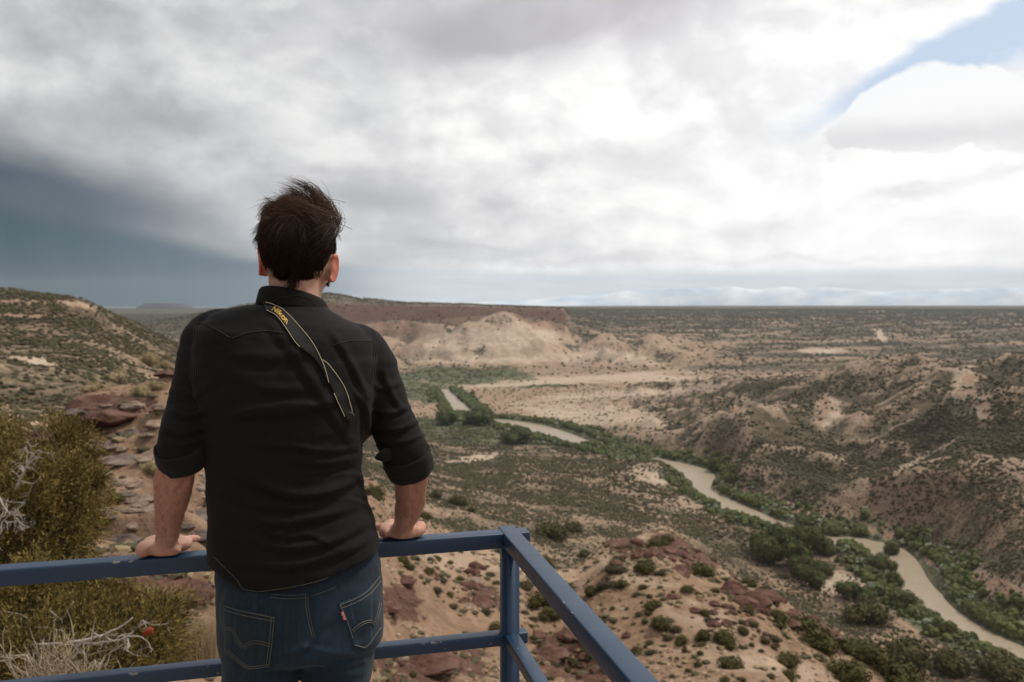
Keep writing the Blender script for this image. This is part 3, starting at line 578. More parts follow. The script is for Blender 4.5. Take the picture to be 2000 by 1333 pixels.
    wash = b.m('MAXIMUM', wash, b.ss(8500.0, 11500.0, dist) * .62)
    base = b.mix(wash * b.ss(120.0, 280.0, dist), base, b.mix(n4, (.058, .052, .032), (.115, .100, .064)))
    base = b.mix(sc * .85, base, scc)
    # strata on steep faces
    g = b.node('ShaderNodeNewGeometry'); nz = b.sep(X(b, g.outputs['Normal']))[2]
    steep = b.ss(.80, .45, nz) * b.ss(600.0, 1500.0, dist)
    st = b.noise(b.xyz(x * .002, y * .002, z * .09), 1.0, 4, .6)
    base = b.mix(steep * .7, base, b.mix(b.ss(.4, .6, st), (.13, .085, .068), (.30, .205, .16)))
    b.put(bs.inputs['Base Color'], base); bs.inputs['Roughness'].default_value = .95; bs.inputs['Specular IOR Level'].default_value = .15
    hb = b.mix(nearw, n4 * .4 + n30 * .6, nf * .3 + n1 * .7)
    n = b.node('ShaderNodeBump'); b.put(n.inputs['Height'], X(b, hb.s)); n.inputs['Strength'].default_value = .9
    b.put(n.inputs['Distance'], b.m('ADD', b.ss(50.0, 900.0, dist) * 9.0, .30)); b.nt.links.new(n.outputs[0], bs.inputs['Normal'])
    return m
land_me, MR, MG, MB_, MA = build_land()
land = link("terrain", land_me, land_material()); props(land, kind="structure")

# ---------- river ----------
def build_river():
    n = len(RC); V = []; F = []; K = 8
    wid = 1 + 3.0 / np.maximum(RW, 2)
    for i in range(n):
        a = RC[i] + (RA[i] - RC[i]) * wid[i]; c = RC[i] + (RB[i] - RC[i]) * wid[i]
        for k in range(K + 1):
            q = a + (c - a) * k / K; V.append((q[0], q[1], CAMZ + RIVZ))
    for i in range(n - 1):
        for k in range(K):
            a = i * (K + 1) + k; F.append((a, a + 1, a + K + 2, a + K + 1))
    me = mesh_np("river", V, F)
    if me.polygons[0].normal.z < 0: me.flip_normals()
    m, b, bs = mat_new("river water"); p = geo_pos(b)
    nn = b.noise(b.vm('MULTIPLY', p, (1, 1, 0)), .05, 5, .6)
    b.put(bs.inputs['Base Color'], b.mix(nn, (.30, .235, .160), (.40, .325, .24))); bs.inputs['Roughness'].default_value = .38
    bs.inputs['Specular IOR Level'].default_value = .28
    bump(b, bs, b.noise(p, .5, 4, .6), .35, .25)
    props(link("river", me, m), kind="structure")
build_river()

# ---------- far mountains ----------
def build_mountains():
    nx, ny = 420, 40; az = np.linspace(math.radians(-42), math.radians(42), nx)
    t = np.linspace(0, 1, ny); A, T = np.meshgrid(az, t)
    D = 13200 + T * 1500; X = D * np.sin(A); Y = D * np.cos(A)
    prof = np.interp(A, [math.atan((q - 1000) / FPX) for q in (-300, 0, 350, 500, 655, 700, 760, 900, 1050, 1250, 1400, 1600, 1800, 2000, 2300)],
                     np.array([-90, -90, -90, -60, 190, 160, 60, 60, 130, 260, 300, 270, 230, 260, 240]) * 1.0)
    r = 1 - 2 * np.abs(perlin2(X / 900, Y / 900, 401)); r2 = 1 - 2 * np.abs(perlin2(X / 300, Y / 300, 402))
    H = prof * np.sin(np.pi * np.clip(T, 0, 1)) ** .9 * (1 + .16 * r + .06 * r2) - 20
    V = np.stack([X, Y, H + CAMZ - 10], -1).reshape(-1, 3)
    j, i = np.meshgrid(np.arange(ny - 1), np.arange(nx - 1), indexing='ij')
    F = np.stack([j * nx + i, j * nx + i + 1, (j + 1) * nx + i + 1, (j + 1) * nx + i], -1).reshape(-1, 4)
    me = mesh_np("mountains", V, F)
    m, b, bs = mat_new("far mountain"); p = geo_pos(b)
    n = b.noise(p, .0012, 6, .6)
    b.put(bs.inputs['Base Color'], b.mix(b.ss(.35, .65, n), (.56, .68, .82), (.84, .90, .96))); bs.inputs['Roughness'].default_value = 1  # pale blue of the hazy distance is put into the base colour
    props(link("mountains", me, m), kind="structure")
build_mountains()
# dark butte far away under the storm
def build_haze():
    bm = bmesh.new(); bmesh.ops.create_cube(bm, size=1)
    lo = CAMZ + RIVZ - 60; hi = CAMZ + 470
    for v in bm.verts: v.co = Vector((v.co.x * 31000, v.co.y * 31000, lo if v.co.z < 0 else hi))
    me = bm_mesh("haze", bm, False)
    m = bpy.data.materials.new("haze air"); m.use_nodes = True; nt = m.node_tree; nt.nodes.clear()
    v = nt.nodes.new('ShaderNodeVolumePrincipled'); v.inputs['Color'].default_value = (.80, .88, .96, 1); v.inputs['Density'].default_value = 2.6e-5; v.inputs['Anisotropy'].default_value = .2
    o = nt.nodes.new('ShaderNodeOutputMaterial'); nt.links.new(v.outputs[0], o.inputs['Volume'])
    props(link("haze", me, m), kind="stuff")
build_haze()
scene.cycles.volume_bounces = 0; scene.cycles.max_bounces = 6; scene.cycles.diffuse_bounces = 3; scene.cycles.glossy_bounces = 3
# ---------- plants ----------
rng = np.random.default_rng(7); random.seed(7)
def foliage_mat(name, lo, hi, tint=None, scale=.9, rough=.85, bdist=.1):
    m, b, bs = mat_new(name); p = geo_pos(b)
    g = b.node('ShaderNodeNewGeometry'); isl = X(b, g.outputs['Random Per Island'])
    n = b.noise(p, scale, 4, .6)
    f = b.m('ADD', isl * .55, n * .75 - .1, clamp=True)
    c = b.mix(f, lo, hi)
    r = obj_rand(b)
    c = b.mix(r * .35, c, tint or [v * 1.3 for v in hi])
    b.put(bs.inputs['Base Color'], c); bs.inputs['Roughness'].default_value = rough; bs.inputs['Specular IOR Level'].default_value = .2
    return m
M_scrub = foliage_mat("dark scrub", (.038, .034, .016), (.100, .085, .045), (.12, .10, .055), .02)
M_jun = foliage_mat("juniper green", (.045, .042, .013), (.120, .108, .038), (.11, .09, .036), 1.2)
M_green = foliage_mat("river green", (.048, .058, .018), (.125, .140, .048), (.15, .15, .065), .08)
M_sage = foliage_mat("grey green willow", (.11, .13, .080), (.25, .275, .185), (.19, .22, .14), .05)
M_straw = foliage_mat("straw brush", (.22, .17, .085), (.42, .34, .20), (.40, .30, .19), 2)
M_tuft = foliage_mat('dry tufts', (.16, .12, .065), (.34, .26, .155), (.30, .23, .14), .6)
M_rub1 = foliage_mat('red rubble', (.075, .040, .028), (.21, .125, .09), (.26, .18, .13), .5)
M_rub2 = foliage_mat('tan rubble', (.22, .155, .11), (.46, .35, .265), (.5, .42, .34), .5)
M_bark = simple("grey bark", (.12, .09, .07), .9, .35, 10, .4, 60)
M_dead = simple("bleached wood", (.52, .46, .40), .8, .25, 6, .3, 80)

def blobs(name, pos, rad, hgt, mat, ic, seed, label=None, kind="stuff"):
    """many small plants as one mesh"""
    r = np.random.default_rng(seed); V0, F0 = ic; n = len(pos); k = len(V0)
    J = r.uniform(.62, 1.25, (n, k, 1)); a = r.uniform(0, 6.28, n); c, s = np.cos(a), np.sin(a)
    V = np.repeat(V0[None], n, 0) * J
    x = V[..., 0] * c[:, None] - V[..., 1] * s[:, None]; y = V[..., 0] * s[:, None] + V[..., 1] * c[:, None]
    V = np.stack([x * rad[:, None], y * rad[:, None] * r.uniform(.75, 1.2, (n, 1)), (V[..., 2] * .62 + .35) * hgt[:, None]], -1) + pos[:, None, :]
    F = (F0[None] + (np.arange(n) * k)[:, None, None]).reshape(-1, 3)
    me = mesh_np(name, V.reshape(-1, 3), F, smooth=False)
    return props(link(name, me, mat), label, kind=kind)
def leafy(seed, nleaf, size, lobes, mat_n="shrub", core=True, leafw=.5, zs=.75, rag=0.0):
    """a shrub crown: overlapping lobes filled with small leaf sprays, radius about 1, standing on z=0"""
    r = np.random.default_rng(seed); L = []
    for k in range(lobes):
        a = r.uniform(0, 6.28); q = r.uniform(0, .62) ** .8; R = r.uniform(.34, .58)
        L.append((q * math.cos(a), q * math.sin(a), r.uniform(.3, 1.0) * zs * (1 - .45 * q), R))
    L = np.array(L)
    w = L[:, 3] ** 2; i = r.choice(len(L), nleaf, p=w / w.sum())
    d = r.normal(size=(nleaf, 3)); d /= np.linalg.norm(d, axis=1)[:, None]
    rr = r.uniform(.55, 1.08, nleaf) ** .6 * (1 + rag * np.abs(r.normal(size=nleaf)))
    C = L[i, :3] + d * (L[i, 3] * rr)[:, None]; C[:, 2] = np.abs(C[:, 2])
    n = d + r.normal(size=d.shape) * .55; n /= np.linalg.norm(n, axis=1)[:, None]
    t = np.cross(n, r.normal(size=d.shape)); t /= np.linalg.norm(t, axis=1)[:, None]; u = np.cross(n, t)
    s = size * r.uniform(.6, 1.5, nleaf)[:, None]
    # each spray is a small bent pair of triangles with thickness from its fold
    V = np.stack([C - t * s, C + u * s * leafw + n * s * .3, C + t * s, C - u * s * leafw + n * s * .3], 1).reshape(-1, 3)
    b0 = np.arange(nleaf) * 4
    F = np.vstack([np.stack([b0, b0 + 1, b0 + 3], 1), np.stack([b0 + 1, b0 + 2, b0 + 3], 1)])
    if core:
        V0, F0 = ICO1
        for l in L:
            k = len(V); V = np.vstack([V, V0 * r.uniform(.7, 1.05, (len(V0), 1)) * l[3] * .72 + l[:3] * np.array([1, 1, 1])]); F = np.vstack([F, F0 + k])
    V[:, 2] = np.maximum(V[:, 2], -.05)
    return V, F

def visible_pts(n, az0, az1, d0, d1, powr=2.0):
    az = rng.uniform(az0, az1, n); d = (rng.uniform(d0 ** powr, d1 ** powr, n)) ** (1 / powr)
    z, v, e = sampler(az, d)
    return az, d, z, v, e
def grid_val(A, az, d):
    i = np.clip(np.round((az - azf[0]) / (azf[1] - azf[0])).astype(int), 0, NA - 1); j = np.clip(np.round(np.log(d / RR[0]) / math.log(RR[1] / RR[0])).astype(int), 0, NR - 1)
    return A[j, i]
def scatter_stuff():
    """scrub beyond the near slope, far too many to count"""
    P0, R0, H0 = [], [], []
    def take(n, d0, d1, prob, rad, hs, vis=-.004):
        az, d, z, v, e = visible_pts(n, -.60, .62, d0, d1)
        x = d * np.sin(az); y = d * np.cos(az); pr = prob(az, d, x, y)
        ok = (v > vis) & (e > 4) & (rng.uniform(0, 1, n) < pr)
        az, d, z, x, y = az[ok], d[ok], z[ok], x[ok], y[ok]
        r = rng.uniform(.45, 1.45, len(d)) * rad(az, d); 
        return np.stack([x, y, z - .1], -1), r, r * hs * rng.uniform(.8, 1.3, len(d))
    bg = lambda A: (lambda az, d: grid_val(A, az, d))
    FB, FA, FG, FR = bg(MB_), bg(MA), bg(MG), bg(MR)
    hl = bg(np.broadcast_to(TM['hills'], (NR, NC))); 
    def clump(x, y, s, k=61): return np.clip(.62 + 1.5 * fbm2(x / s, y / s, k, 3), .08, 1)
    def pr1(az, d, x, y):
        b = FB(az, d); return np.clip(.45 + b, 0, 1) * clump(x, y, 45) * (1 - .9 * FA(az, d)) * (1 - .8 * (FG(az, d) > .6))
    mid = take(190000, 280, 1250, pr1, lambda az, d: 1.15 + .6 * hl(az, d) + 0 * d, .95)
    hil = take(120000, 850, 2400, lambda az, d, x, y: np.clip(.15 + hl(az, d) * .35 + FB(az, d) * 1.0, 0, 1) * clump(x, y, 60) * (1 - .7 * FA(az, d)), lambda az, d: 2.1 + 0 * d, .95)
    farr = take(170000, 2300, 9500, lambda az, d, x, y: np.clip(.12 + FB(az, d) * .9, 0, 1) * clump(x, y, 130) * (1 - .85 * FA(az, d)), lambda az, d: 3.2 + d * .0005, .85)
    lft = take(16000, 120, 1100, lambda az, d, x, y: (az < -.33) * clump(x, y, 25) * (1 - .9 * FA(az, d)), lambda az, d: 1.15 + 0 * d, .8)
    blobs("scrub_mid", mid[0], mid[1], mid[2], M_scrub, ICO0, 1).name = "desert_scrub"
    for k, q in enumerate((hil, farr, lft)):
        blobs("desert_scrub", q[0], q[1], q[2], M_scrub, ICO0, 2 + k)
    print("scrub", [len(q[0]) for q in (mid, hil, farr, lft)])
    # thicket along the river and on the bottom land
    az, d, z, v, e = visible_pts(130000, -.25, .60, 430, 3000)
    g = FG(az, d); x = d * np.sin(az); y = d * np.cos(az)
    cl = fbm2(x / 38, y / 38, 71, 3)
    bank = np.exp(-((e - 11) / 11) ** 2)
    ok = (v > -.006) & (e > 3.5) & (rng.uniform(0, 1, len(d)) < np.clip(g * (.35 + .8 * cl) + bank * (.85 + .9 * cl), 0, 1)) & (FA(az, d) < .5)
    x, y, z, d, cl, e = x[ok], y[ok], z[ok], d[ok], cl[ok], e[ok]
    t = rng.uniform(0, 1, len(d)) + cl * .9
    r = rng.uniform(1.1, 2.8, len(d)) * np.where(e < 22, 1.25, .9)
    P_ = np.stack([x, y, z - .2], -1); a = t > .58
    blobs("riverside_thicket", P_[a], r[a] * 1.15, r[a] * 1.35, M_green, ICO1, 21)
    blobs("riverside_thicket", P_[~a], r[~a], r[~a] * .8, M_sage, ICO1, 22)
    print("thicket", len(d))
    # the belt right along the water
    L = np.linalg.norm(np.diff(RC, axis=0), axis=1); cum = np.concatenate([[0], np.cumsum(L)]); n = 15000
    t = rng.uniform(0, cum[-1], n); i = np.clip(np.searchsorted(cum, t) - 1, 0, len(L) - 1); f = ((t - cum[i]) / L[i])[:, None]
    c = RC[i] * (1 - f) + RC[i + 1] * f; hw = RW[i]; tg = (RC[i + 1] - RC[i]) / L[i][:, None]; nn = np.stack([-tg[:, 1], tg[:, 0]], 1)
    side = np.where(rng.uniform(0, 1, n) < .5, 1, -1); off = hw * .86 + 1.5 + rng.exponential(6.5, n)
    pxc, _ = pix_np(c[:, 0], c[:, 1], np.full(n, CAMZ + RIVZ)); hid = ((pxc > 1148) & (pxc < 1268)) | ((pxc > 905) & (pxc < 958)); off = np.where(hid & (rng.uniform(0, 1, n) < .6), hw * rng.uniform(-.2, 1.1, n), off)
    q = c + nn * (side * off)[:, None]; az = np.arctan2(q[:, 0], q[:, 1]); d = np.hypot(q[:, 0], q[:, 1])
    z, v, e = sampler(az, d); z = np.maximum(z, CAMZ + RIVZ); cl = fbm2(q[:, 0] / 26, q[:, 1] / 26, 73, 2)
    ok = (np.abs(az) < .68) & ((e > .3) | hid) & (rng.uniform(0, 1, n) < np.clip(.6 + 1.6 * cl, 0, 1)) & (z < CAMZ + RIVZ + 22) & (d > 420)
    q, z, d, cl, e = q[ok], z[ok], d[ok], cl[ok], e[ok]; P_ = np.stack([q[:, 0], q[:, 1], z - .3], -1)
    tall = np.where((side[ok] < 0) if False else True, 1.0, 1.0); r = rng.uniform(1.3, 3.6, len(d)) * (1 + .0003 * d); a = rng.uniform(0, 1, len(d)) + cl * .8 > .38
    blobs("riverside_thicket", P_[a], r[a] * 1.1, r[a] * 2.0, M_green, ICO1, 23); blobs("riverside_thicket", P_[~a], r[~a], r[~a] * 1.35, M_sage, ICO1, 24)
    # dry tufts and rubble on the near slopes
    def near_take(n, d0, d1, pw, f):
        az, d, z, v, e = visible_pts(n, -.60, .62, d0, d1, pw); x = d * np.sin(az); y = d * np.cos(az); ok = (v > -.02) & (rng.uniform(0, 1, n) < f(az, d, x, y)); return az[ok], d[ok], z[ok], x[ok], y[ok]
    az, d, z, x, y = near_take(52000, 14, 380, 1.15, lambda az, d, x, y: np.clip(.4 + 1.2 * fbm2(x / 9, y / 9, 74, 2), 0, 1))
    r = rng.uniform(.10, .34, len(d)) * (.6 + .006 * np.minimum(d, 200)); k = rng.uniform(0, 1, len(d)) < .45
    P_ = np.stack([x, y, z - .03], -1)
    blobs("dry_tufts", P_[k], r[k], r[k] * .9, M_tuft, ICO0, 25); blobs("dark_tufts", P_[~k], r[~k] * 1.15, r[~k] * .8, M_scrub, ICO0, 26)
    az, d, z, x, y = near_take(70000, 9, 300, 1.0, lambda az, d, x, y: np.clip(.35 + 1.4 * fbm2(x / 7, y / 7, 75, 2) + grid_val(MR, az, d) * .6, 0, 1))
    r = rng.uniform(.025, .11, len(d)) ** 1.0 * (.8 + .02 * np.minimum(d, 150)); k = rng.uniform(0, 1, len(d)) < .5 + .5 * (grid_val(MR, az, d) > .3)
    P_ = np.stack([x, y, z - r * .3], -1)
    blobs("rubble", P_[k], r[k], r[k] * .8, M_rub1, ICO0, 27); blobs("gravel", P_[~k], r[~k], r[~k] * .7, M_rub2, ICO0, 28)
    # low scrub between the near ridge and the hill on the left
    az, d, z, x, y = near_take(9000, 50, 240, 1.6, lambda az, d, x, y: (az < -.36) * np.clip(.55 + 1.3 * fbm2(x / 16, y / 16, 76, 2), 0, 1))
    r = rng.uniform(.35, .9, len(d)); blobs("desert_scrub", np.stack([x, y, z - .1], -1), r, r * .85, M_scrub, ICO1, 29)
scatter_stuff()

# individual shrubs on the slope below the overlook
def inst(name, me, loc, s, rz, label, cat, group, rx=0, sz=None):
    o = bpy.data.objects.new(name, me); COL.objects.link(o); o.location = loc
    o.scale = (s, s, s if sz is None else sz); o.rotation_euler = (rx, 0, rz)
    return props(o, label, cat, group)
JUN = []
for k in range(5):
    V, F = leafy(100 + k, 1900, .080, 10, zs=.8, rag=.22); me = mesh_np("juniper_shrub", V, F, False); me.materials.append(M_jun); JUN.append(me)
SCR = []
for k in range(4):
    V, F = leafy(200 + k, 1000, .09, 7, zs=.5, rag=.35); me = mesh_np("scrub_bush", V, F, False); me.materials.append(M_scrub); SCR.append(me)
STR = []
for k in range(3):
    V, F = leafy(300 + k, 1100, .11, 7, core=True, leafw=.18, zs=.65); me = mesh_np("brush", V, F, False); me.materials.append(M_straw); STR.append(me)
COT = []
for k in range(4):
    V, F = leafy(400 + k, 2600, .075, 13, zs=.95); me = mesh_np("crown", V, F, False); me.materials.append(M_green); COT.append(me)
def put_px(x, y, wpx, me, name, label, cat, group=None, flat=.8, dmin=6):
    """a plant standing where the sight line of its foot meets the land; width from its size in the photo"""
    h = ground_hit(x, y, dmin)
    if h is None: return None
    p, d = h; s = wpx * (.44 if d < 460 else .5) * d / FPX
    return inst(name, me, p - Vector((0, 0, .06 * s)), s, random.uniform(0, 6.28), label, cat, group, sz=s * flat)
named = [  # foot x, y, width, label
 (1291,1233,52,"round dark olive shrub on bare slope, the lower right one of two beside each other"),(1275,1190,40,"round dark olive shrub just above and left of a larger round one on bare slope"),
 (1418,1262,66,"broad yellowish green shrub on bare tan slope right of two round shrubs"),(1375,1252,44,"pointed dark green shrub on slope between the round shrub and a yellowish one"),
 (968,1238,46,"olive shrub standing left of the corner post just above the lower rail"),(1105,1160,52,"dark green shrub showing right over the edge of the sloping blue handrail"),
 (1075,1052,66,"wide green shrub just right of the railing corner cap"),(1065,1112,50,"olive shrub close to the right side of the railing corner"),(1142,1090,34,"small upright green shrub right of the railing corner on tan soil"),
 (1255,1120,62,"yellow green shrub at the foot of the red rocky knoll"),(1115,1040,44,"dark shrub on the slope above and right of the railing corner"),(1060,1185,66,"large dark green shrub half behind the sloping blue handrail"),
 (850,975,32,"small dark shrub on the slope beside the right forearm"),(920,1000,22,"tiny round dark green shrub on pale soil right of the hand"),(895,985,40,"green shrub at the upper edge of the pale slope right of the forearm"),
 (1600,1270,90,"large olive shrub on the lower right slope among red rocks"),(1690,1290,86,"dark round shrub in the lower right corner area left of a row of shrubs"),(1770,1300,100,"widest dark shrub near the lower right corner"),
 (1855,1312,80,"dark olive shrub near the bottom edge below the river"),(1945,1325,84,"dark shrub nearest the lower right corner"),(1845,1240,40,"small dark shrub on a tan ledge just below the river"),(1690,1215,80,"brownish green shrub above the dark red boulders, lower right"),
 (1575,1240,80,"yellowish shrub beside dark red boulders on the lower slope"),(1520,1220,60,"olive shrub at the left end of the dark red boulders"),(1650,1325,90,"olive shrub cut by the bottom edge, right of centre"),(1750,1345,110,"dark shrub cut by the bottom edge near the right corner")]
nshr = 0
for k, (x, y, w, lb) in enumerate(named):
    if put_px(x, y, w, JUN[k % 5], "juniper_shrub", lb, "shrub", "shrubs on the slope below the overlook", .85): nshr += 1
taken = [(a, b_) for a, b_, *_ in named]
rs = random.Random(5); tries = 0; cnt = 0
while cnt < 225 and tries < 9000:
    tries += 1
    x = rs.uniform(690, 2010); y = rs.uniform(985, 1345)
    if x < 1000: y = rs.uniform(960, 1335)
    h = ground_hit(x, y)
    if h is None: continue
    p, d = h
    if d > 430 or d < 18: continue
    X1, Y1 = p.x, p.y
    if perlin2(X1 / 24, Y1 / 24, 55) + .35 * perlin2(X1 / 7, Y1 / 7, 56) < (-.02 if d > 120 else .12): continue
    w = (.8 + 3.2 * rs.random() ** 2.2) * (1.0 if d > 60 else .55) * FPX / d
    w = min(w, 64)
    if any((x - a) ** 2 + ((y - c) * 1.4) ** 2 < (w * .65) ** 2 for a, c in taken): continue
    taken.append((x, y)); cnt += 1
    if rs.random() < .5: put_px(x, y, w, rs.choice(JUN), "juniper_shrub", "dark olive juniper shrub scattered on the stony slope below the overlook", "shrub", "olive shrubs scattered over the stony slope")
    else: put_px(x, y, w * .9, rs.choice(SCR), "scrub_bush", "low brown scrub bush scattered on the stony slope below the overlook", "bush", "low brown scrub bushes scattered over the slope", .6)
# left side: brush on and behind the near ridge
for k, (x, y, w, m_, lb, ct) in enumerate([
 (285,712,56,0,"pale grey green brush on top of the near ridge beside the left sleeve","brush"),(322,722,40,1,"straw coloured brush on the ridge crest touching the left sleeve","brush"),
 (230,745,60,2,"tan dry brush on the ridge crest above the red rock overhang","brush"),(268,775,60,0,"straw coloured brush beside the upper right of the red rock overhang","brush"),(305,765,50,1,"dry brush just under the ridge crest near the left sleeve","brush"),
 (180,765,46,2,"low dry brush at the left end of the ridge crest","brush"),(205,1040,30,3,"small green shrub beneath a dark boulder left of the forearm","shrub"),(225,985,38,3,"yellow green bush beside a curved dark rock left of the forearm","bush"),
 (290,930,64,4,"thin brown dead bush standing just left of the left elbow","bush"),(175,1095,40,3,"small green shrub just above the upper rail near the juniper","shrub")]):
    me = STR[m_] if m_ < 3 else (JUN[1] if m_ == 3 else STR[0])
    put_px(x, y, w, me, "brush" if ct == "brush" else ct, lb, ct, "brush and bushes on the near ridge", .9, 9)

# cottonwoods and willows by the river
def tree(x, y, w, hpx, k, label, group="cottonwoods by the river"):
    h = ground_hit(x, y, 200)
    if h is None: return
    p, d = h; s = w * .5 * d / FPX; hh = hpx * d / FPX
    e = empty("cottonwood_tree", p, label, "tree", group)
    bm = bmesh.new(); r = random.Random(k)
    tube(bm, [(0, 0, -.3), (.1, 0, hh * .3), (.0, .1, hh * .75)], [.35, .28, .1], 8)
    for q in range(5):
        a = r.uniform(0, 6.28); tube(bm, [(0, 0, hh * .25), (math.cos(a) * s * .35, math.sin(a) * s * .35, hh * .5), (math.cos(a) * s * .6, math.sin(a) * s * .6, hh * .7)], [.18, .12, .05], 6)
    t = link("trunk", bm_mesh("trunk", bm), M_bark, e)
    c = bpy.data.objects.new("crown", COT[k % 4]); COL.objects.link(c); c.parent = e; c.scale = (s, s, hh * .75); c.location = (0, 0, hh * .12); c.rotation_euler = (0, 0, k * 1.3)
for k, (x, y, w, hp, lb) in enumerate([
 (1500,1098,62,50,"bright green cottonwood at the left end of the riverside grove"),(1545,1112,66,52,"bright green cottonwood in the middle front of the riverside grove"),(1585,1078,60,44,"dark green cottonwood at the water's edge, right end of the grove"),
 (1520,1075,60,44,"green cottonwood at the back of the riverside grove"),(1570,1128,56,42,"green cottonwood at the lower right of the riverside grove"),(1480,1080,44,36,"smaller cottonwood at the far left of the riverside grove"),
 (1605,1130,44,30,"low green tree between the grove and the sandy bar"),(1553,1070,48,38,"dark cottonwood behind the grove next to the river"),(1612,1085,34,26,"small dark tree at the right tip of the grove on the bank"),
 (1740,1058+30,30,24,"single dark round tree on the far bank above the river bend"),(1585,1150,50,34,"yellowish green tree below the grove on the slope foot"),(1655,1170,48,32,"pale green tree beside the sandy bar"),(1690,1180,40,28,"green tree at the right edge of the sandy bar"),
 (1725,1118,50,30,"dark green tree on the near bank at the river bend"),(1745,1150,34,26,"dark green tree on the near bank just past the bend"),(1770,1185,50,28,"green tree beside the river below the sandy bar"),
 (935,830,60,34,"large green cottonwood where the river turns behind trees"),(875,832,50,28,"green cottonwood left of the river's first bend"),(1010,866,64,30,"dark green cottonwood on the near bank of the upper river"),(1400,920,34,22,"yellow green tree on the far bank where the river widens")]):
    tree(x, y, w, hp, k, lb)

# ---------- big junipers just past the rail on the left ----------
def twig_branch(bm, p, d, L, r, depth, rg, n=4, curl=.35):
    pts = [p.copy()]; q = p.copy(); v = d.normalized()
    for k in range(n):
        v = (v + Vector([rg.gauss(0, curl) for _ in range(3)]) * .5).normalized(); q = q + v * (L / n); pts.append(q.copy())
    tube(bm, pts, [r * (1 - .8 * k / n) for k in range(n + 1)], 6 if depth else 8)
    if depth:
        for k in range(rg.randint(3, 5)):
            i = rg.randint(1, n); w = (v + Vector([rg.gauss(0, .8) for _ in range(3)])).normalized()
            twig_branch(bm, pts[i], w, L * rg.uniform(.35, .6), r * .55, depth - 1, rg, 3, curl)
def big_juniper(lobes, base, label, seed, nleaf):
    """lobes: (px, py, radius px, distance)"""
    e = empty("juniper_tree", base, label, "tree", None); r = np.random.default_rng(seed)
    L = [(np.array(P(x, y, D)), R * D / FPX) for x, y, R, D in lobes]
    C, Nn, Sz = [], [], []
    tot = sum(R * R for _, R in L)
    for c, R in L:
        m = int(nleaf * R * R / tot); nt = max(8, int(m / 90))
        d = r.normal(size=(nt, 3)); d /= np.linalg.norm(d, axis=1)[:, None]
        tuft = c + d * (R * r.uniform(.35, 1.10, nt) ** .7)[:, None] * np.array([1, 1, .85])
        dirs = d * .7 + np.array([0, 0, .55]) + r.normal(size=d.shape) * .25; dirs /= np.linalg.norm(dirs, axis=1)[:, None]
        for q in range(nt):
            k = 90; s = r.uniform(0, 1, k); off = r.normal(size=(k, 3)) * (.040 + .022 * (1 - s[:, None]))
            C.append(tuft[q] + dirs[q] * (s * r.uniform(.12, .24))[:, None] + off); Nn.append(dirs[q] + off * 14 + r.normal(size=(k, 3)) * .2)
    C = np.vstack(C); Nn = np.vstack(Nn); Nn /= np.linalg.norm(Nn, axis=1)[:, None]; n = len(C)
    t = np.cross(Nn, r.normal(size=Nn.shape)); t /= np.linalg.norm(t, axis=1)[:, None]; u = np.cross(Nn, t)
    s = r.uniform(.014, .028, n)[:, None]; w = s * .30
    # each spray is a slim three-sided spike
    V = np.stack([C + t * w, C - t * w * .5 + u * w * .87, C - t * w * .5 - u * w * .87, C + Nn * s * 1.7], 1).reshape(-1, 3)
    b0 = np.arange(n) * 4
    F = np.vstack([np.stack([b0, b0 + 1, b0 + 3], 1), np.stack([b0 + 1, b0 + 2, b0 + 3], 1), np.stack([b0 + 2, b0, b0 + 3], 1)])
    me = mesh_np("foliage", V, F, False); child("foliage", me, M_junbig, e)
    bm = bmesh.new(); rg = random.Random(seed)
    for c, R in L:
        c = Vector(c); mid = (base * .45 + c * .55) + Vector((rg.uniform(-.1, .1), rg.uniform(-.1, .1), -.08))
        tube(bm, [base, base * .7 + mid * .3 + Vector((0, 0, .1)), mid, c], [.06, .05, .032, .012], 8)
        for q in range(5):
            twig_branch(bm, mid.lerp(c, rg.uniform(.3, 1)), Vector([rg.gauss(0, 1), rg.gauss(0, 1), rg.gauss(.3, .7)]), R * rg.uniform(.7, 1.1), .010, 1, rg)
    child("trunk", bm_mesh("trunk", bm), M_bark, e)
    return e
def jm():
    m, b, bs = mat_new("juniper sprays"); p = geo_pos(b); g = b.node('ShaderNodeNewGeometry'); isl = X(b, g.outputs['Random Per Island'])
    n1 = b.noise(p, 5.5, 4, .65); n2 = b.noise(p, 8.0, 3, .6)
    c = b.mix(b.ss(.34, .62, n1 * .75 + isl * .25), (.050, .040, .012), (.27, .20, .060))
    c = b.mix(b.ss(.60, .74, n2) * .75, c, (.32, .165, .045))
    c = b.mix(b.ss(.66, .8, n1) * .5, c, (.36, .28, .08))
    b.put(bs.inputs['Base Color'], c); bs.inputs['Roughness'].default_value = .8; bs.inputs['Specular IOR Level'].default_value = .25
    return m
M_junbig = jm()
gb = P(60, 1330, 7.6); gb.z = CAMZ - 3.9
JT = big_juniper([(8,905,38,7.4),(20,940,44,7.3),(125,872,30,7.7),(152,868,20,7.8),(108,862,20,7.7),(140,905,36,7.7),(100,950,58,7.3),(165,935,26,7.7),(150,960,44,7.6),(40,985,70,7.0),(120,1030,66,7.2),(20,1060,72,6.9),(80,1085,64,7.0),(150,1060,36,7.5),(-60,1000,110,7.4),(-70,880,70,7.8),(-4,875,26,7.8),(172,985,22,7.5)], gb,
                 "large olive and rust tinged juniper beyond the upper rail on the left", 31, 76000)
gb2 = P(150, 1420, 6.4); gb2.z = CAMZ - 3.95
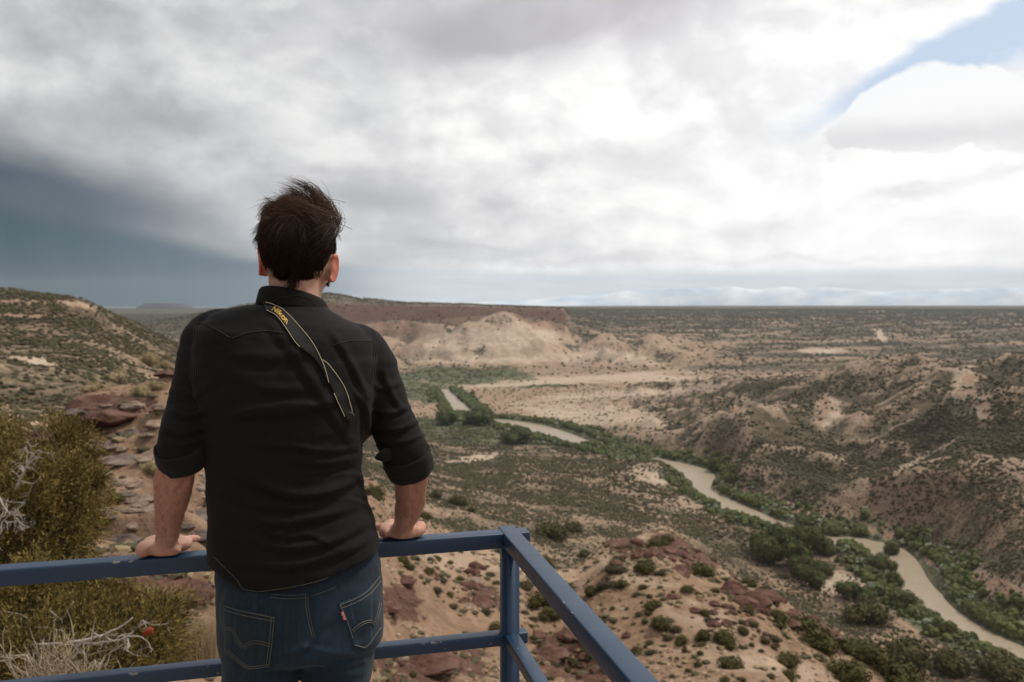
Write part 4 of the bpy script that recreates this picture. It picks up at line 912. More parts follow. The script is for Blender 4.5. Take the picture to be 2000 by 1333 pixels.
JL = big_juniper([(40,1190,80,6.3),(120,1175,52,6.6),(185,1170,46,6.7),(235,1190,34,6.7),(160,1230,58,6.3),(70,1270,80,6.0),(230,1290,56,6.2),(275,1250,44,6.4),(310,1215,32,6.6),(322,1185,24,6.7),(180,1320,66,6.0),(290,1290,34,6.3),(20,1330,90,5.8),(110,1350,80,5.8),(-60,1230,90,6.2),(325,1240,20,6.6)], gb2,
                 "lower spreading juniper seen between the two rails on the left", 33, 70000)
# bleached dead limbs, parts of the two junipers
def limb(parent, paths, name="dead_branch"):
    bm = bmesh.new(); rg = random.Random(len(paths))
    for pts, D, r0 in paths:
        q = [P(x, y, D + dd) for x, y, dd in pts]; m = len(q)
        sm = catmull([tuple(v) for v in q], 3)
        kn = [1 + .18 * mnoise.noise(Vector(v) * 40) for v in sm]; tube(bm, [Vector(v) + Vector((mnoise.noise(Vector(v) * 18), 0, mnoise.noise(Vector(v) * 18 + Vector((9, 9, 9))))) * .012 for v in sm], [q_ * z_ for q_, z_ in zip(np.linspace(r0 * .72, r0 * .2, len(sm)), kn)], 7)
        for w in range(3): i_ = rg.randrange(1, len(sm)); twig_branch(bm, Vector(sm[i_]), Vector((rg.gauss(0, 1), rg.gauss(0, .6), rg.gauss(0, 1))), rg.uniform(.05, .16), r0 * .28, 1, rg, 4, .4)
    child(name, bm_mesh(name, bm), M_dead, parent)
limb(JT, [([(30,960,0),(45,925,-.05),(60,895,-.1),(67,885,-.1)],6.7,.016),([(45,925,-.05),(40,910,0),(20,922,.05)],6.7,.009),([(50,915,0),(52,885,0),(50,870,0)],6.7,.007),([(56,905,0),(72,895,0),(84,896,0)],6.7,.007),([(42,940,0),(60,945,0),(72,940,0)],6.7,.006),([(60,895,0),(75,880,0),(82,885,0)],6.7,.006)])
limb(JT, [([(-10,960,0),(5,985,0),(22,1005,0),(48,1008,0)],6.4,.014),([(22,1005,0),(35,995,0),(50,983,0)],6.4,.010),([(0,1045,0),(5,1020,0),(22,1005,0)],6.4,.013),([(10,1018,0),(15,1025,0),(14,1040,0)],6.4,.008),([(28,1005,0),(30,1025,0),(25,1040,0)],6.4,.006),([(30,1010,0),(45,1025,0),(58,1030,0)],6.4,.006),([(36,1012,0),(40,1030,0),(48,1038,0)],6.4,.005),([(-10,1040,0),(5,1000,0),(15,975,0)],6.4,.012)])
limb(JL, [([(60,1262,0),(130,1256,0),(165,1250,0),(205,1238,0),(235,1225,0),(260,1208,0)],5.75,.020),([(150,1254,0),(190,1256,0),(225,1250,0),(250,1248,0)],5.75,.016),([(205,1238,0),(215,1248,0),(232,1252,0)],5.75,.008),([(140,1256,0),(155,1272,0),(172,1280,0)],5.75,.008),([(160,1258,0),(145,1266,0),(148,1285,0)],5.75,.007),([(235,1250,0),(255,1242,0),(285,1250,0),(296,1270,0)],5.75,.008),([(270,1225,0),(275,1212,0),(295,1220,0)],5.75,.007),([(200,1256,0),(198,1265,0),(190,1270,0)],5.75,.007),([(255,1260,0),(245,1270,0),(258,1276,0)],5.75,.006)])
limb(JL, [([(-5,1232,0),(30,1240,0),(60,1238,0)],5.9,.010)])
for q_ in [([(100,1255,0),(118,1280,0),(128,1300,0)],5.75,.009),([(60,1240,0),(75,1225,0),(130,1235,0)],5.9,.008),([(115,1270,0),(110,1290,0),(118,1310,0)],5.75,.007),([(95,1190,0),(120,1210,0),(142,1175,0)],6.0,.007),([(185,1290,0),(192,1305,0),(195,1320,0)],5.6,.006),([(0,1195,0),(40,1200,0),(62,1215,0)],5.9,.006)]: limb(JL, [q_])
# a rust red dead spray on the lower juniper
V, F = leafy(511, 500, .14, 5, core=False, leafw=.3); me = mesh_np("dead_spray", V, F, False)
M_rust = simple("rust needles", (.42, .075, .03), .8, .35, 9)
o = link("dead_spray", me, M_rust, JL); o.location = P(290, 1240, 6.1) - JL.location; o.scale = (.052, .05, .06); o["label"] = "rust red dead foliage"
# bleached sage brush in front of it
def sage(x, y, D, h, n, label, seed, fan=.5, name="dry_sagebrush"):
    base = P(x, y, D); e = empty(name, base, label, "bush", None); rg = random.Random(seed); bm = bmesh.new()
    for k in range(n):
        d = Vector((rg.gauss(0, fan), rg.gauss(0, fan * .7), 1)).normalized(); L = h * rg.uniform(.55, 1.05)
        twig_branch(bm, Vector((rg.gauss(0, .05), rg.gauss(0, .04), 0)), d, L, .0065, 1, rg, 4, .22)
    link("stems", bm_mesh("stems", bm), M_dead2, e)
    V, F = leafy(seed, 1500, .030, 9, core=False, leafw=.35, zs=1.0); me = mesh_np("seed_heads", V, F, False)
    q = link("seed_heads", me, M_straw, e); q.scale = (h * fan * 1.2, h * fan * .9, h * .95)
M_dead2 = simple("dry stems", (.40, .33, .24), .9, .3, 10)
sage(95, 1375, 4.9, .36, 46, "bleached dry sagebrush at the very bottom left under the juniper", 61, .42)
sage(165, 1370, 4.9, .27, 26, "small bleached dry bush right of the taller one at the bottom", 62, .35)
sage(60, 1245, 6.2, .30, 26, "pale dry twiggy bush just under the upper rail near the left edge", 63, .5)
# dry bunch grass next to the leg
def grass(x, y, D, h, w, n, label, seed):
    base = P(x, y, D); r = np.random.default_rng(seed); V = []; F = []
    for k in range(n):
        b0 = np.array([r.normal(0, w * .4), r.normal(0, w * .3), 0]); ln = h * r.uniform(.5, 1.05)
        d = np.array([b0[0] * 1.2 / w * .35 + r.normal(0, .16), r.normal(0, .16), 1.0]); wd = .0022; ph = r.uniform(0, 3.14); sx = np.array([math.cos(ph), math.sin(ph), 0]) * wd; sy = np.array([-math.sin(ph), math.cos(ph), 0]) * wd
        i = len(V)
        for q in range(4):
            t = q / 3; c = b0 + d * ln * t + np.array([d[0], d[1], -.25]) * ln * t * t * .35; f = 1 - .8 * t
            V += [c + sx * f, c - sx * .5 * f + sy * .87 * f, c - sx * .5 * f - sy * .87 * f]
        for q in range(3):
            for a in range(3):
                F.append((i + q * 3 + a, i + q * 3 + (a + 1) % 3, i + q * 3 + 3 + (a + 1) % 3, i + q * 3 + 3 + a))
    me = mesh_np("bunch_grass", np.array(V) , F); o = link("bunch_grass", me, M_grass); o.location = base
    props(o, label, "grass")
M_grass = foliage_mat("dry grass", (.36, .25, .15), (.62, .50, .33), (.5, .42, .28), 4)
grass(392, 1290, 6.9, .52, .30, 900, "tall straw coloured bunch grass beside the left leg", 71)
grass(360, 1290, 7.1, .32, .26, 500, "shorter reddish dry grass between the juniper and the tall grass", 72)

# ---------- rocks ----------
def rock_mesh(seed, flat=.6, cuts=7, slab=False):
    bm = bmesh.new(); bmesh.ops.create_icosphere(bm, subdivisions=4, radius=1); rg = random.Random(seed); cuts += 5
    pl = [(Vector([rg.gauss(0, 1), rg.gauss(0, 1), rg.gauss(0, .8)]).normalized(), rg.uniform(.52, .86)) for _ in range(cuts)]
    off = Vector((seed * 3.1, seed * 1.7, 0))
    for v in bm.verts:
        p = v.co.copy()
        for n, h in pl:
            q = p.dot(n) - h
            if q > 0: p -= n * q * .92
        p += v.co * (mnoise.noise(p * 2.2 + off) * .10 + mnoise.noise(p * 7 + off) * .035)
        if slab: p.z += .05 * math.sin(p.z * 16 + mnoise.noise(p * 2) * 3); 
        p.z *= flat; v.co = p
    me = bm_mesh("rock", bm, False); return me
def rock_mat(name, a, c_, d_):
    m, b, bs = mat_new(name); p = obj_pos(b); n = b.noise(p, 2.4, 7, .65); n2 = b.noise(p, .9, 3, .5)
    c = b.mix(b.ss(.3, .7, n), a, c_); c = b.mix(b.ss(.55, .72, n2) * .6, c, d_)
    c = b.mix(obj_rand(b) * .4, c, a)
    b.put(bs.inputs['Base Color'], c); bs.inputs['Roughness'].default_value = .92; bs.inputs['Specular IOR Level'].default_value = .2
    bump(b, bs, b.noise(p, 7, 6, .65), .8, .12); return m
M_rk_red = rock_mat("dark red basalt", (.075, .035, .026), (.20, .105, .075), (.24, .17, .13))
M_rk_tan = rock_mat("tan sandstone", (.20, .14, .10), (.42, .31, .23), (.50, .42, .35))
M_rk_grey = rock_mat("grey brown rock", (.10, .075, .062), (.27, .205, .17), (.36, .29, .24))
RK = {}
for nm, mt, sl_ in (("red", M_rk_red, False), ("tan", M_rk_tan, True), ("grey", M_rk_grey, True)):
    RK[nm] = []
    for k in range(5):
        me = rock_mesh(k + len(nm) * 10, .62 if nm != "grey" else .5, 8, sl_); me.materials.append(mt); RK[nm].append(me)
def rock(x, y, w, kind, k, label, group=None, hgt=.8, rz=None, dmin=5, name="boulder"):
    h = ground_hit(x, y, dmin)
    if h is None: return
    p, d = h; s = w * .5 * d / FPX
    o = inst(name, RK[kind][k % 5], p + Vector((0, s * .2, s * .05)), s, random.uniform(-.6, .6) if rz is None else rz, label, "rock", group, sz=s * hgt)
    return o
for k, (x, y, w, kd, hg, lb) in enumerate([
 (215,818,120,"red",.55,"long red brown rock overhang on the near ridge"),(165,852,46,"red",1.0,"upright red rock at the left end of the overhang"),(255,850,70,"grey",.5,"flat grey slab under the right end of the red overhang"),(185,882,86,"grey",.5,"wide grey boulder above the juniper top"),
 (60,870,100,"red",.6,"dark brown boulder behind the juniper's left top"),(240,905,90,"grey",.45,"pale layered slab left of the upper forearm"),(185,925,66,"red",.8,"dark rounded boulder right of the juniper"),(290,905,60,"tan",.6,"tan block just left of the left cuff"),
 (215,985,50,"red",.5,"small dark curved rock right of the juniper"),(270,985,60,"tan",.5,"tan slab beside the left forearm"),(395,1012,80,"grey",.5,"dark grey brown slab seen between left forearm and shirt"),(285,1000,50,"tan",.4,"cream topped slab behind the left forearm"),
 (240,1062,96,"grey",.55,"broad brown boulder just above the left hand"),(180,1090,50,"red",.5,"small dark rock near the rail left of the hand"),(395,1062,70,"grey",.6,"brown boulder between the left wrist and the shirt"),
 (280,1160,140,"red",.6,"large red brown boulder under the upper rail"),(360,1175,110,"red",.9,"domed red rock between the rail and the dry grass"),(345,1312,110,"tan",.45,"pale crusted flat rock at the bottom beside the leg"),(400,945,36,"tan",.5,"pale little slab seen through the gap beside the shirt"),(250,1325,60,"tan",.4,"small pale rock at the bottom by the lower rail"),
 (120,905,50,"grey",.6,"grey block behind the juniper's right shoulder"),(330,735,60,"red",.5,"brown ledge on the ridge crest touching the left sleeve"),(300,835,60,"tan",.5,"tan ledge rock beside the left sleeve"),(320,800,54,"tan",.4,"pale flat shelf beside the left sleeve"),
 (835,1310,130,"red",.45,"broad dark red slab at the bottom behind the lower rail"),(760,1195,50,"red",.6,"dark rock in the slope right of the jeans pocket"),(790,1140,50,"red",.6,"dark rock below the right hand"),(940,1185,70,"red",.6,"dark red rock left of the corner post"),
 (920,1150,60,"red",.5,"dark red rock left of the post and above another"),(1075,1290,80,"red",.6,"reddish boulder between the post and the sloping rail"),(1110,1250,60,"red",.6,"dark boulder right of the post under the sloping rail"),(1050,1250,40,"red",.8,"small upright red rock right of the post's lower joint")]):
    rock(x, y, w, kd, k, lb, "boulders around the overlook", hg)
rs = random.Random(11)
fields = [(1330,1085,110,26,26),(1440,1180,90,40,40),(1560,1175,110,40,34),(1640,1250,130,30,34),(1215,1070,50,22,18),(1010,985,55,22,14),(890,975,60,20,12),(1480,1215,80,30,14),(1120,1285,90,40,16),(820,1290,120,40,10),(1740,1215,80,24,10),(860,1130,100,70,14)]
for cx, cy, rx, ry, n in fields:
    for k in range(n):
        x = rs.gauss(cx, rx * .6); y = rs.gauss(cy, ry * .6)
        h = ground_hit(x, y)
        if h is None or h[1] > 420 or y > 1345: continue
        w = rs.uniform(.7, 2.6) * FPX / h[1] * (1 if h[1] > 60 else .45)
        if x > 995: w = min(w, 60); rock(x, y, w, "red", rs.randint(0, 4), "dark red brown boulder in the jumbled rock bands of the slope", "red brown boulders in the rock bands", rs.uniform(.6, 1.0))
        else: rock(x, y, min(w, 46), rs.choice(("tan", "red")), rs.randint(0, 4), "loose rock on the bare slope below the right hand", "loose rocks below the right hand", rs.uniform(.5, .9))
for k in range(110):
    x = rs.uniform(120, 440); y = rs.uniform(790, 1330); h = ground_hit(x, y)
    if h is None: continue
    w = rs.uniform(14, 50); rock(x, y, w, rs.choice(("tan", "tan", "grey")), rs.randint(0, 4), "small loose stone on the sandy ledges left of the man", "small stones on the sandy ledges", rs.uniform(.4, .8), name="stone")
# the distant dark butte under the storm
bm = bmesh.new(); c = P(322, 596, 11500)
secs = []
for t, zz, rr_ in ((0, -70, 1.5), (.5, -20, 1.15), (.8, 22, .95), (1, 34, .86), (1.02, 36, .4)):
    secs.append((Vector((c.x, c.y, c.z + zz - 10)), Vector((310 * rr_, 0, 0)), Vector((0, 240 * rr_, 0)), 2.6))
loft(bm, secs, 40); props(link("mesa", bm_mesh("mesa", bm), simple("butte rock", (.075, .08, .10), 1, .2, .01)), "small dark flat topped butte far off under the storm", "butte")
# ---------- blue railing and the deck ----------
def rail_mat():
    m, b, bs = mat_new("blue rail paint"); p = geo_pos(b)
    n = b.noise(p, 3.0, 5, .6); n2 = b.noise(p, 60, 4, .7); n3 = b.noise(p, 14.0, 5, .65)
    c = b.mix(n, (.0075, .029, .070), (.011, .040, .092))
    c = b.mix(b.ss(.45, .72, n3) * .35, c, (.022, .050, .072))
    bv = b.node('ShaderNodeBevel'); bv.samples = 4; bv.inputs['Radius'].default_value = .0022
    g = b.node('ShaderNodeNewGeometry'); e = b.ss(.02, .14, b.vm('DISTANCE', X(b, bv.outputs[0]), X(b, g.outputs['Normal'])))
    e = b.m('MULTIPLY', e, 1.0)
    chip = b.m('MAXIMUM', b.ss(.64, .68, b.noise(p, 24, 4, .6)) * b.ss(.05, .2, e), b.ss(.735, .75, b.noise(p, 42, 3, .5)))
    c = b.mix(chip, c, b.mix(n2, (.16, .09, .06), (.60, .52, .44)))
    c = b.mix(b.ss(.72, .76, b.noise(p, 9, 3, .5)) * .7, c, (.12, .06, .05))
    b.put(bs.inputs['Base Color'], c); b.put(bs.inputs['Roughness'], b.m('ADD', b.m('MULTIPLY', n3, .25), .28))
    bs.inputs['Specular IOR Level'].default_value = .55
    bump(b, bs, b.noise(p, 90, 3, .5), .12, .001)
    return m
M_rail = rail_mat()
RT = CAMZ - .55        # top of the top rail
def beam(name, a, b_, w, h, parent, up=Vector((0, 0, 1)), bev=.004):
    """square tube; a, b_ = end points of the top centre line"""
    d = (b_ - a); L = d.length; d.normalize(); s = d.cross(up).normalized(); u = s.cross(d)
    bm = bmesh.new(); bmesh.ops.create_cube(bm, size=1)
    for v in bm.verts: v.co = Vector((v.co.x * L, v.co.y * w, v.co.z * h))
    bmesh.ops.bevel(bm, geom=bm.edges[:], offset=bev, segments=3, affect='EDGES', profile=.5)
    M = Matrix((( d.x, s.x, u.x), (d.y, s.y, u.y), (d.z, s.z, u.z))).to_4x4(); c = (a + b_) / 2 - u * h / 2
    M.translation = c; bm.transform(M)
    bm.normal_update(); me = bm_mesh(name, bm, True)
    return child(name, me, M_rail, parent)
nA0 = onz(0, 1114.5, RT); nA1 = onz(990, 1043, RT); fA0 = onz(0, 1101, RT); fA1 = onz(988, 1031.6, RT)
dA = ((nA1 - nA0).normalized()); sA = Vector((dA.y, -dA.x, 0))       # sA points to the viewer
dB = (onz(1232, 1333, RT) - onz(984.6, 1043, RT)).normalized(); sB = Vector((dB.y, -dB.x, 0))
cor = onz(1012, 1042, RT)
W, H = .044, .037
rail = empty("railing", Vector((cor.x, cor.y, 0)), "blue painted steel guard rail the man leans on, with two horizontal bars each way", "railing")
# centre lines of the two top rails meet at the corner
cA = (nA1 + fA1) / 2
lB0, lB1 = onz(984.6, 1043, RT), onz(1232, 1333, RT); rB0, rB1 = onz(1036, 1062, RT), onz(1286, 1333, RT)
mB = (lB1 + rB1) / 2; WB = abs((rB1 - lB1).dot(sB))
# intersection of A centre line and B centre line
def isect(p, d, q, e):
    t = ((q.x - p.x) * e.y - (q.y - p.y) * e.x) / (d.x * e.y - d.y * e.x); return p + d * t
K = isect(cA, dA, mB, dB)
WA = (nA0 - fA0).dot(sA); WA = abs(WA)
print("rail widths", WA, WB)
W = (WA + WB) / 2
beam("top_rail", K - dA * 2.9, K + dA * (W * .5 + .024), W, H, rail)
beam("top_rail", K - dB * (W * .5 + .018) + Vector((0, 0, .0022)), K + dB * 2.3 + Vector((0, 0, .0022)), W - .002, H, rail)
MZ = Vector((0, 0, -.25))
beam("mid_rail", K - dA * 2.9 + MZ, K + dA * (W * .5 + .020) + MZ, W * .80, H * .78, rail)
beam("mid_rail", K - dB * (W * .5 + .016) + MZ + Vector((0, 0, .0022)), K + dB * 2.3 + MZ + Vector((0, 0, .0022)), W * .76, H * .78, rail)
def post(x, y):
    bm = bmesh.new(); bmesh.ops.create_cube(bm, size=1)
    for v in bm.verts: v.co = Vector((v.co.x * W * .92, v.co.y * W * .92, (v.co.z + .5) * (RT - .004)))
    bmesh.ops.bevel(bm, geom=[e for e in bm.edges if abs(e.verts[0].co.z - e.verts[1].co.z) > .5], offset=.004, segments=3, affect='EDGES')
    M = Matrix.Rotation(math.atan2(dA.y, dA.x), 4, 'Z'); M.translation = Vector((x, y, 0)); bm.transform(M)
    child("post", bm_mesh("post", bm), M_rail, rail)
post(K.x, K.y); q = K - dA * 2.6; post(q.x, q.y); q = K + dB * 2.2; post(q.x, q.y)
for i, zz in enumerate((.60, .40, .2)):
    pass
# deck: poured slab on a stone curb, below the picture's edge but under the man's feet
bm = bmesh.new()
a = K - dA * 3.4 - dB * .12; b4 = K + dA * .14 - dB * .12; c4 = K + dA * .14 + dB * 5; d4 = K - dA * 3.4 + dB * 5
vs = [bm.verts.new((p.x, p.y, z)) for z in (-.35, 0) for p in (a, b4, c4, d4)]
for f in ((0, 1, 2, 3), (7, 6, 5, 4), (0, 4, 5, 1), (1, 5, 6, 2), (2, 6, 7, 3), (3, 7, 4, 0)): bm.faces.new([vs[i] for i in f])
bmesh.ops.recalc_face_normals(bm, faces=bm.faces[:])
bmesh.ops.bevel(bm, geom=bm.edges[:], offset=.012, segments=2, affect='EDGES')
for p in (a * .9 + c4 * .1, b4 * .9 + d4 * .1, c4 * .8 + a * .2, d4 * .8 + b4 * .2):
    tube(bm, [(p.x, p.y, -4.2), (p.x, p.y, -.34)], [.16, .16], 16)
props(link("deck", bm_mesh("deck", bm, False), simple("deck concrete", (.34, .30, .26), .9, .2, 3, .4, 80)), kind="structure")
# ---------- the man ----------
YAW = .22
def Dof(x, D): return D + (x - 575) / FPX * 1.66 * YAW
def PX(x, y, D): return P(x, y, Dof(x, D))
def px_r(r, D): return r * D / FPX
# torso: (y, left x, right x, depth, half thickness, roll)
TOR = [(588,524,628,1.735,.050,.05),(600,506,640,1.725,.062,.08),(612,462,672,1.715,.076,.11),(628,424,704,1.705,.090,.11),(655,398,724,1.695,.105,.09),(700,388,732,1.69,.118,.06),(760,390,728,1.68,.124,.04),(820,398,716,1.67,.122,.03),
       (870,408,704,1.66,.116,.02),(920,413,700,1.655,.112,.01),(960,415,709,1.65,.112,0),(1000,416,721,1.645,.115,0),(1050,417,735,1.64,.122,0),(1100,417,743,1.635,.126,0),(1150,417,746,1.63,.128,0),(1200,424,746,1.63,.126,0)]
def ring(y, xl, xr, D, th, roll, grow=0.0, e=2.35, dy=0.0):
    cx = (xl + xr) / 2; c = PX(cx, y, D); c.y += dy; hw = (xr - xl) / 2 * c.y / FPX + grow
    U = Vector((hw, hw * YAW, -hw * roll)); V = Vector((-YAW * th, th + grow, 0)) 
    return (c, U, V, e)
# arms: (x, y, depth, radius px)
ARL = [(470,640,1.73,26),(432,642,1.73,42),(408,662,1.72,50),(396,700,1.71,48),(385,750,1.69,47),(371,800,1.665,45),(360,850,1.64,47),(356,882,1.63,48),(355,898,1.632,45)]
ARR = [(645,660,1.72,24),(682,668,1.72,42),(706,688,1.715,51),(722,715,1.71,52),(741,755,1.70,47),(758,800,1.685,44),(771,840,1.675,46),(787,872,1.665,47),(796,896,1.665,45),(801,910,1.668,42)]
def arm_pts(A): return [PX(x, y, D) for x, y, D, r in A], [px_r(r, Dof(x, D)) for x, y, D, r in A]

def blobv(bm, c, r, sc=(1, 1, 1), rot=None, sub=3):
    M = Matrix.Translation(c) @ (rot.to_4x4() if rot else Matrix()) @ Matrix.Diagonal((r * sc[0], r * sc[1], r * sc[2], 1))
    bmesh.ops.create_icosphere(bm, subdivisions=sub, radius=1, matrix=M)
man = empty("person", Vector((PX(575, 1333, 1.62).x, 1.60, 0)), "man seen from behind in black shirt and dark jeans, both hands on the blue rail", "person")

# ---- body (skin), one mesh ----
HC = P(584, 478, 1.755)                     # middle of the head
def HP(x, y, D=1.755): return P(x, y, D)
bm = bmesh.new()
hs = 1.755 / FPX
loft(bm, [(HC + Vector((0, -.012, z * hs)), Vector((w * hs, w * hs * .10, 0)), Vector((0, dd, 0)), 2.1) for z, w, dd in ((73,8,.012),(69,26,.038),(57,43,.062),(40,55,.080),(18,62,.090),(-8,63,.092),(-30,60,.087),(-50,56,.075),(-62,52,.066))], 28)
# face and jaw, turned away from the viewpoint
fd = Vector((.10, .995, 0))
loft(bm, [(HC + fd * .022 + Vector((0, 0, z * hs)), Vector((w * hs, 0, 0)), Vector((0, dd, 0)), 2.3) for z, w, dd in ((20,54,.076),(0,60,.080),(-25,59,.080),(-50,54,.078),(-72,46,.072),(-92,34,.060),(-104,20,.045))], 24)
blobv(bm, HC + fd * .105 + Vector((0, 0, -28 * hs)), .013, (.9, 1.3, 1.5)); blobv(bm, HC + fd * .100 + Vector((0, 0, -14 * hs)), .010, (.7, 1.2, 1.8))   # nose
blobv(bm, HC + fd * .094 + Vector((0, 0, 6 * hs)), .02, (2.2, .5, .5)); blobv(bm, HC + fd * .090 + Vector((0, 0, -52 * hs)), .012, (1.9, .9, .8)); blobv(bm, HC + fd * .082 + Vector((0, 0, -86 * hs)), .018, (1.2, .9, .9))
# neck
tube(bm, [PX(576, 640, 1.715), PX(577, 600, 1.725), PX(577, 578, 1.735), PX(578, 560, 1.742), PX(580, 525, 1.752)], [.050, .052, .055, .0575, .061], 24)
# ears
def ear(x, y, s, tilt):
    c = P(x, y, 1.752); pts = []
    for t in np.linspace(-2.5, 2.2, 14):
        pts.append(c + Vector((s * (.004 + .006 * abs(math.cos(t * .5))) + s * tilt * (math.cos(t) * .0 + .004 * math.sin(t + .6)), .016 * math.cos(t) * 1 - .004, .030 * math.sin(t))))
    tube(bm, pts, [.0042] * 14, 8, Vector((0, 0, 1)), 1, True, True)
    blobv(bm, c + Vector((s * .006, .002, .006)), .010, (.45, 1.5, 2.6)); blobv(bm, c + Vector((-s * .003, .004, .002)), .010, (.75, 1.3, 2.2)); blobv(bm, c + Vector((s * .002, .0, 0)), .010, (.40, 1.6, 2.7), Matrix.Rotation(-s * .18, 3, 'Y')); blobv(bm, c + Vector((-s * .004, .004, -.024)), .0085, (.55, 1, 1.3))
ear(514, 511, -1, 1); ear(646, 525, 1, 1)
# trunk and legs under the clothes
loft(bm, [ring(y, xl + 18, xr - 18, D, th - .022, rl) for y, xl, xr, D, th, rl in TOR[3:]], 32)
for A in (ARL, ARR):
    pt, rd = arm_pts(A); tube(bm, pt[1:], [r * .70 for r in rd[1:]], 16, round_ends=True)
# forearms
FAL = [(356,872,1.63,34),(350,900,1.632,36),(341,935,1.645,37.5),(336,968,1.665,35),(332,1000,1.69,30.5),(329,1030,1.715,25.5),(327,1046,1.755,22.5)]
FAR = [(799,890,1.66,32),(803,920,1.665,33),(803,950,1.69,32.5),(801,980,1.72,30),(795,1005,1.75,26),(789,1022,1.785,21.5),(786,1032,1.800,20.5)]
for A in (FAL, FAR):
    pt, rd = arm_pts(A); sm = catmull([(*p, r) for p, r in zip(pt, rd)], 3)
    tube(bm, [Vector(v[:3]) for v in sm], list(sm[:, 3]), 20, Vector((1, 0, 0)), .88, True, True)
blobv(bm, PX(330, 905, 1.62), .016, (1, 1, 1.3)); blobv(bm, PX(822, 925, 1.655), .015, (1, 1, 1.3))   # elbows
# hands: heel of the palm on the near edge, fingers over the far side of the rail
def hand(hx, hy, wrist, side, fx, spread, thumb_dir):
    """hx, hy heel pixel; side = +1 when the thumb is to the right"""
    top = RT + .001; c = onz(hx, hy, RT); f = (Vector((-sA.x, -sA.y, 0)) + dA * fx).normalized(); r = Vector((f.y, -f.x, 0))
    palm0 = c + Vector((0, 0, .016)); palm1 = c + f * .062 + Vector((0, 0, .020))
    secs = [(palm0 - f * .020 + Vector((0, 0, .006)), r * .014, Vector((0, 0, .010)), 2.2), (palm0 - f * .012, r * .030, Vector((0, 0, .016)), 2.2), (palm0 + f * .006, r * .038, Vector((0, 0, .0175)), 2.3), (palm0 + f * .034, r * .043, Vector((0, 0, .0155)), 2.5), (palm1, r * .043, Vector((0, 0, .013)), 2.5), (palm1 + f * .016, r * .038, Vector((0, 0, .009)), 2.3)]
    loft(bm, secs, 24)
    # fleshy heel: thumb side and little finger side
    blobv(bm, palm0 + r * side * .036 + f * .014 + Vector((0, 0, .001)), .021, (1.0, 1.5, .80)); blobv(bm, palm0 - r * side * .037 + f * .012 + Vector((0, 0, .002)), .021, (1.0, 1.6, .85))
    blobv(bm, palm0 - f * .010 + Vector((0, 0, -.003)), .021, (1.75, .75, .62))
    tube(bm, [wrist, palm0 * .62 + wrist * .38 + f * .004, palm0 + f * .012 + Vector((0, 0, .004))], [.0235, .0235, .021], 20, r, .85, True, True)
    Ls = (.040, .046, .043, .034)
    for k in range(4):
        o = (k - 1.5) * -side * .0205; base = palm1 + f * (.012 - .003 * abs(k - 1.2)) + r * o; dr = (f + r * (o * spread)).normalized()
        R_ = (.0088, .0092, .0086, .0078)[k]; L = Ls[k]; a = base; p = [a]
        for j, (fr, ang) in enumerate(((1.0, .25), (.62, .95), (.50, 1.5))):
            a = a + (dr * math.cos(ang) - Vector((0, 0, 1)) * math.sin(ang)) * L * fr; p.append(a)
        tube(bm, p, [R_, R_ * 1.03, R_ * .95, R_ * .82], 12, r, .95, True, True)
    tb = palm0 + r * side * .034 + f * .026; td = (r * side * thumb_dir + f * .8).normalized()
    tube(bm, [tb - td * .01, tb + td * .020 + Vector((0, 0, .002)), tb + td * .040 - Vector((0, 0, .001)), tb + td * .060 - Vector((0, 0, .006))], [.0145, .0125, .0105, .0088], 12, r, .9, True, True)
WL = PX(327, 1044, 1.762); WR = PX(785, 1028, 1.800)
hand(323, 1085.5, WL, 1, -.22, 2.0, .70)
hand(787, 1052, WR, -1, .05, 2.0, .75)
# legs
LEGL = [(505,1235,1.62,.088),(508,1300,1.62,.086)]; LEGR = [(668,1235,1.63,.088),(668,1300,1.63,.084)]
footL = Vector((-.525, 1.46, 0)); footR = Vector((-.335, 1.50, 0))
def leg_pts(hp, foot):
    k = hp.lerp(foot, .52); k.y += .02
    return [hp, hp.lerp(k, .5), k, k.lerp(foot, .45) + Vector((0, -.015, 0)), foot + Vector((0, 0, .09))]
hL = PX(505, 1240, 1.62); hR = PX(668, 1240, 1.63)
for h_, ft in ((hL, footL), (hR, footR)):
    tube(bm, leg_pts(h_, ft), [.066, .060, .046, .044, .034], 20, round_ends=True)
    tube(bm, [ft + Vector((0, -.03, .05)), ft + Vector((0, .10, .04)), ft + Vector((0, .17, .03))], [.036, .036, .026], 14, round_ends=True)
body = remeshed(bm, .0042, 5, .5, "body")
# small surface form: tendons, elbow creases
V = coords(body); Nn = normals(body)
t = perlin2(V[:, 0] * 38 + V[:, 1] * 20, V[:, 2] * 16, 501) * .0018 + np.abs(perlin2(V[:, 0] * 46 + V[:, 2] * 16, V[:, 2] * 11 - V[:, 0] * 9, 505)) * -.0022 + perlin2(V[:, 0] * 90, V[:, 2] * 60, 502) * .0005
px, py = pix_np(V[:, 0], V[:, 1], V[:, 2])
def crease(pts, w, amp):
    pts = catmull(pts, 4); best = np.full(len(px), 1e9)
    for a, c in zip(pts, pts[1:]):
        ab = c - a; L = max(ab.dot(ab), 1e-9); u = np.clip(((px - a[0]) * ab[0] + (py - a[1]) * ab[1]) / L, 0, 1)
        best = np.minimum(best, np.hypot(px - a[0] - u * ab[0], py - a[1] - u * ab[1]))
    return amp * np.exp(-(best / w) ** 2)
back = Nn[:, 1] < .2
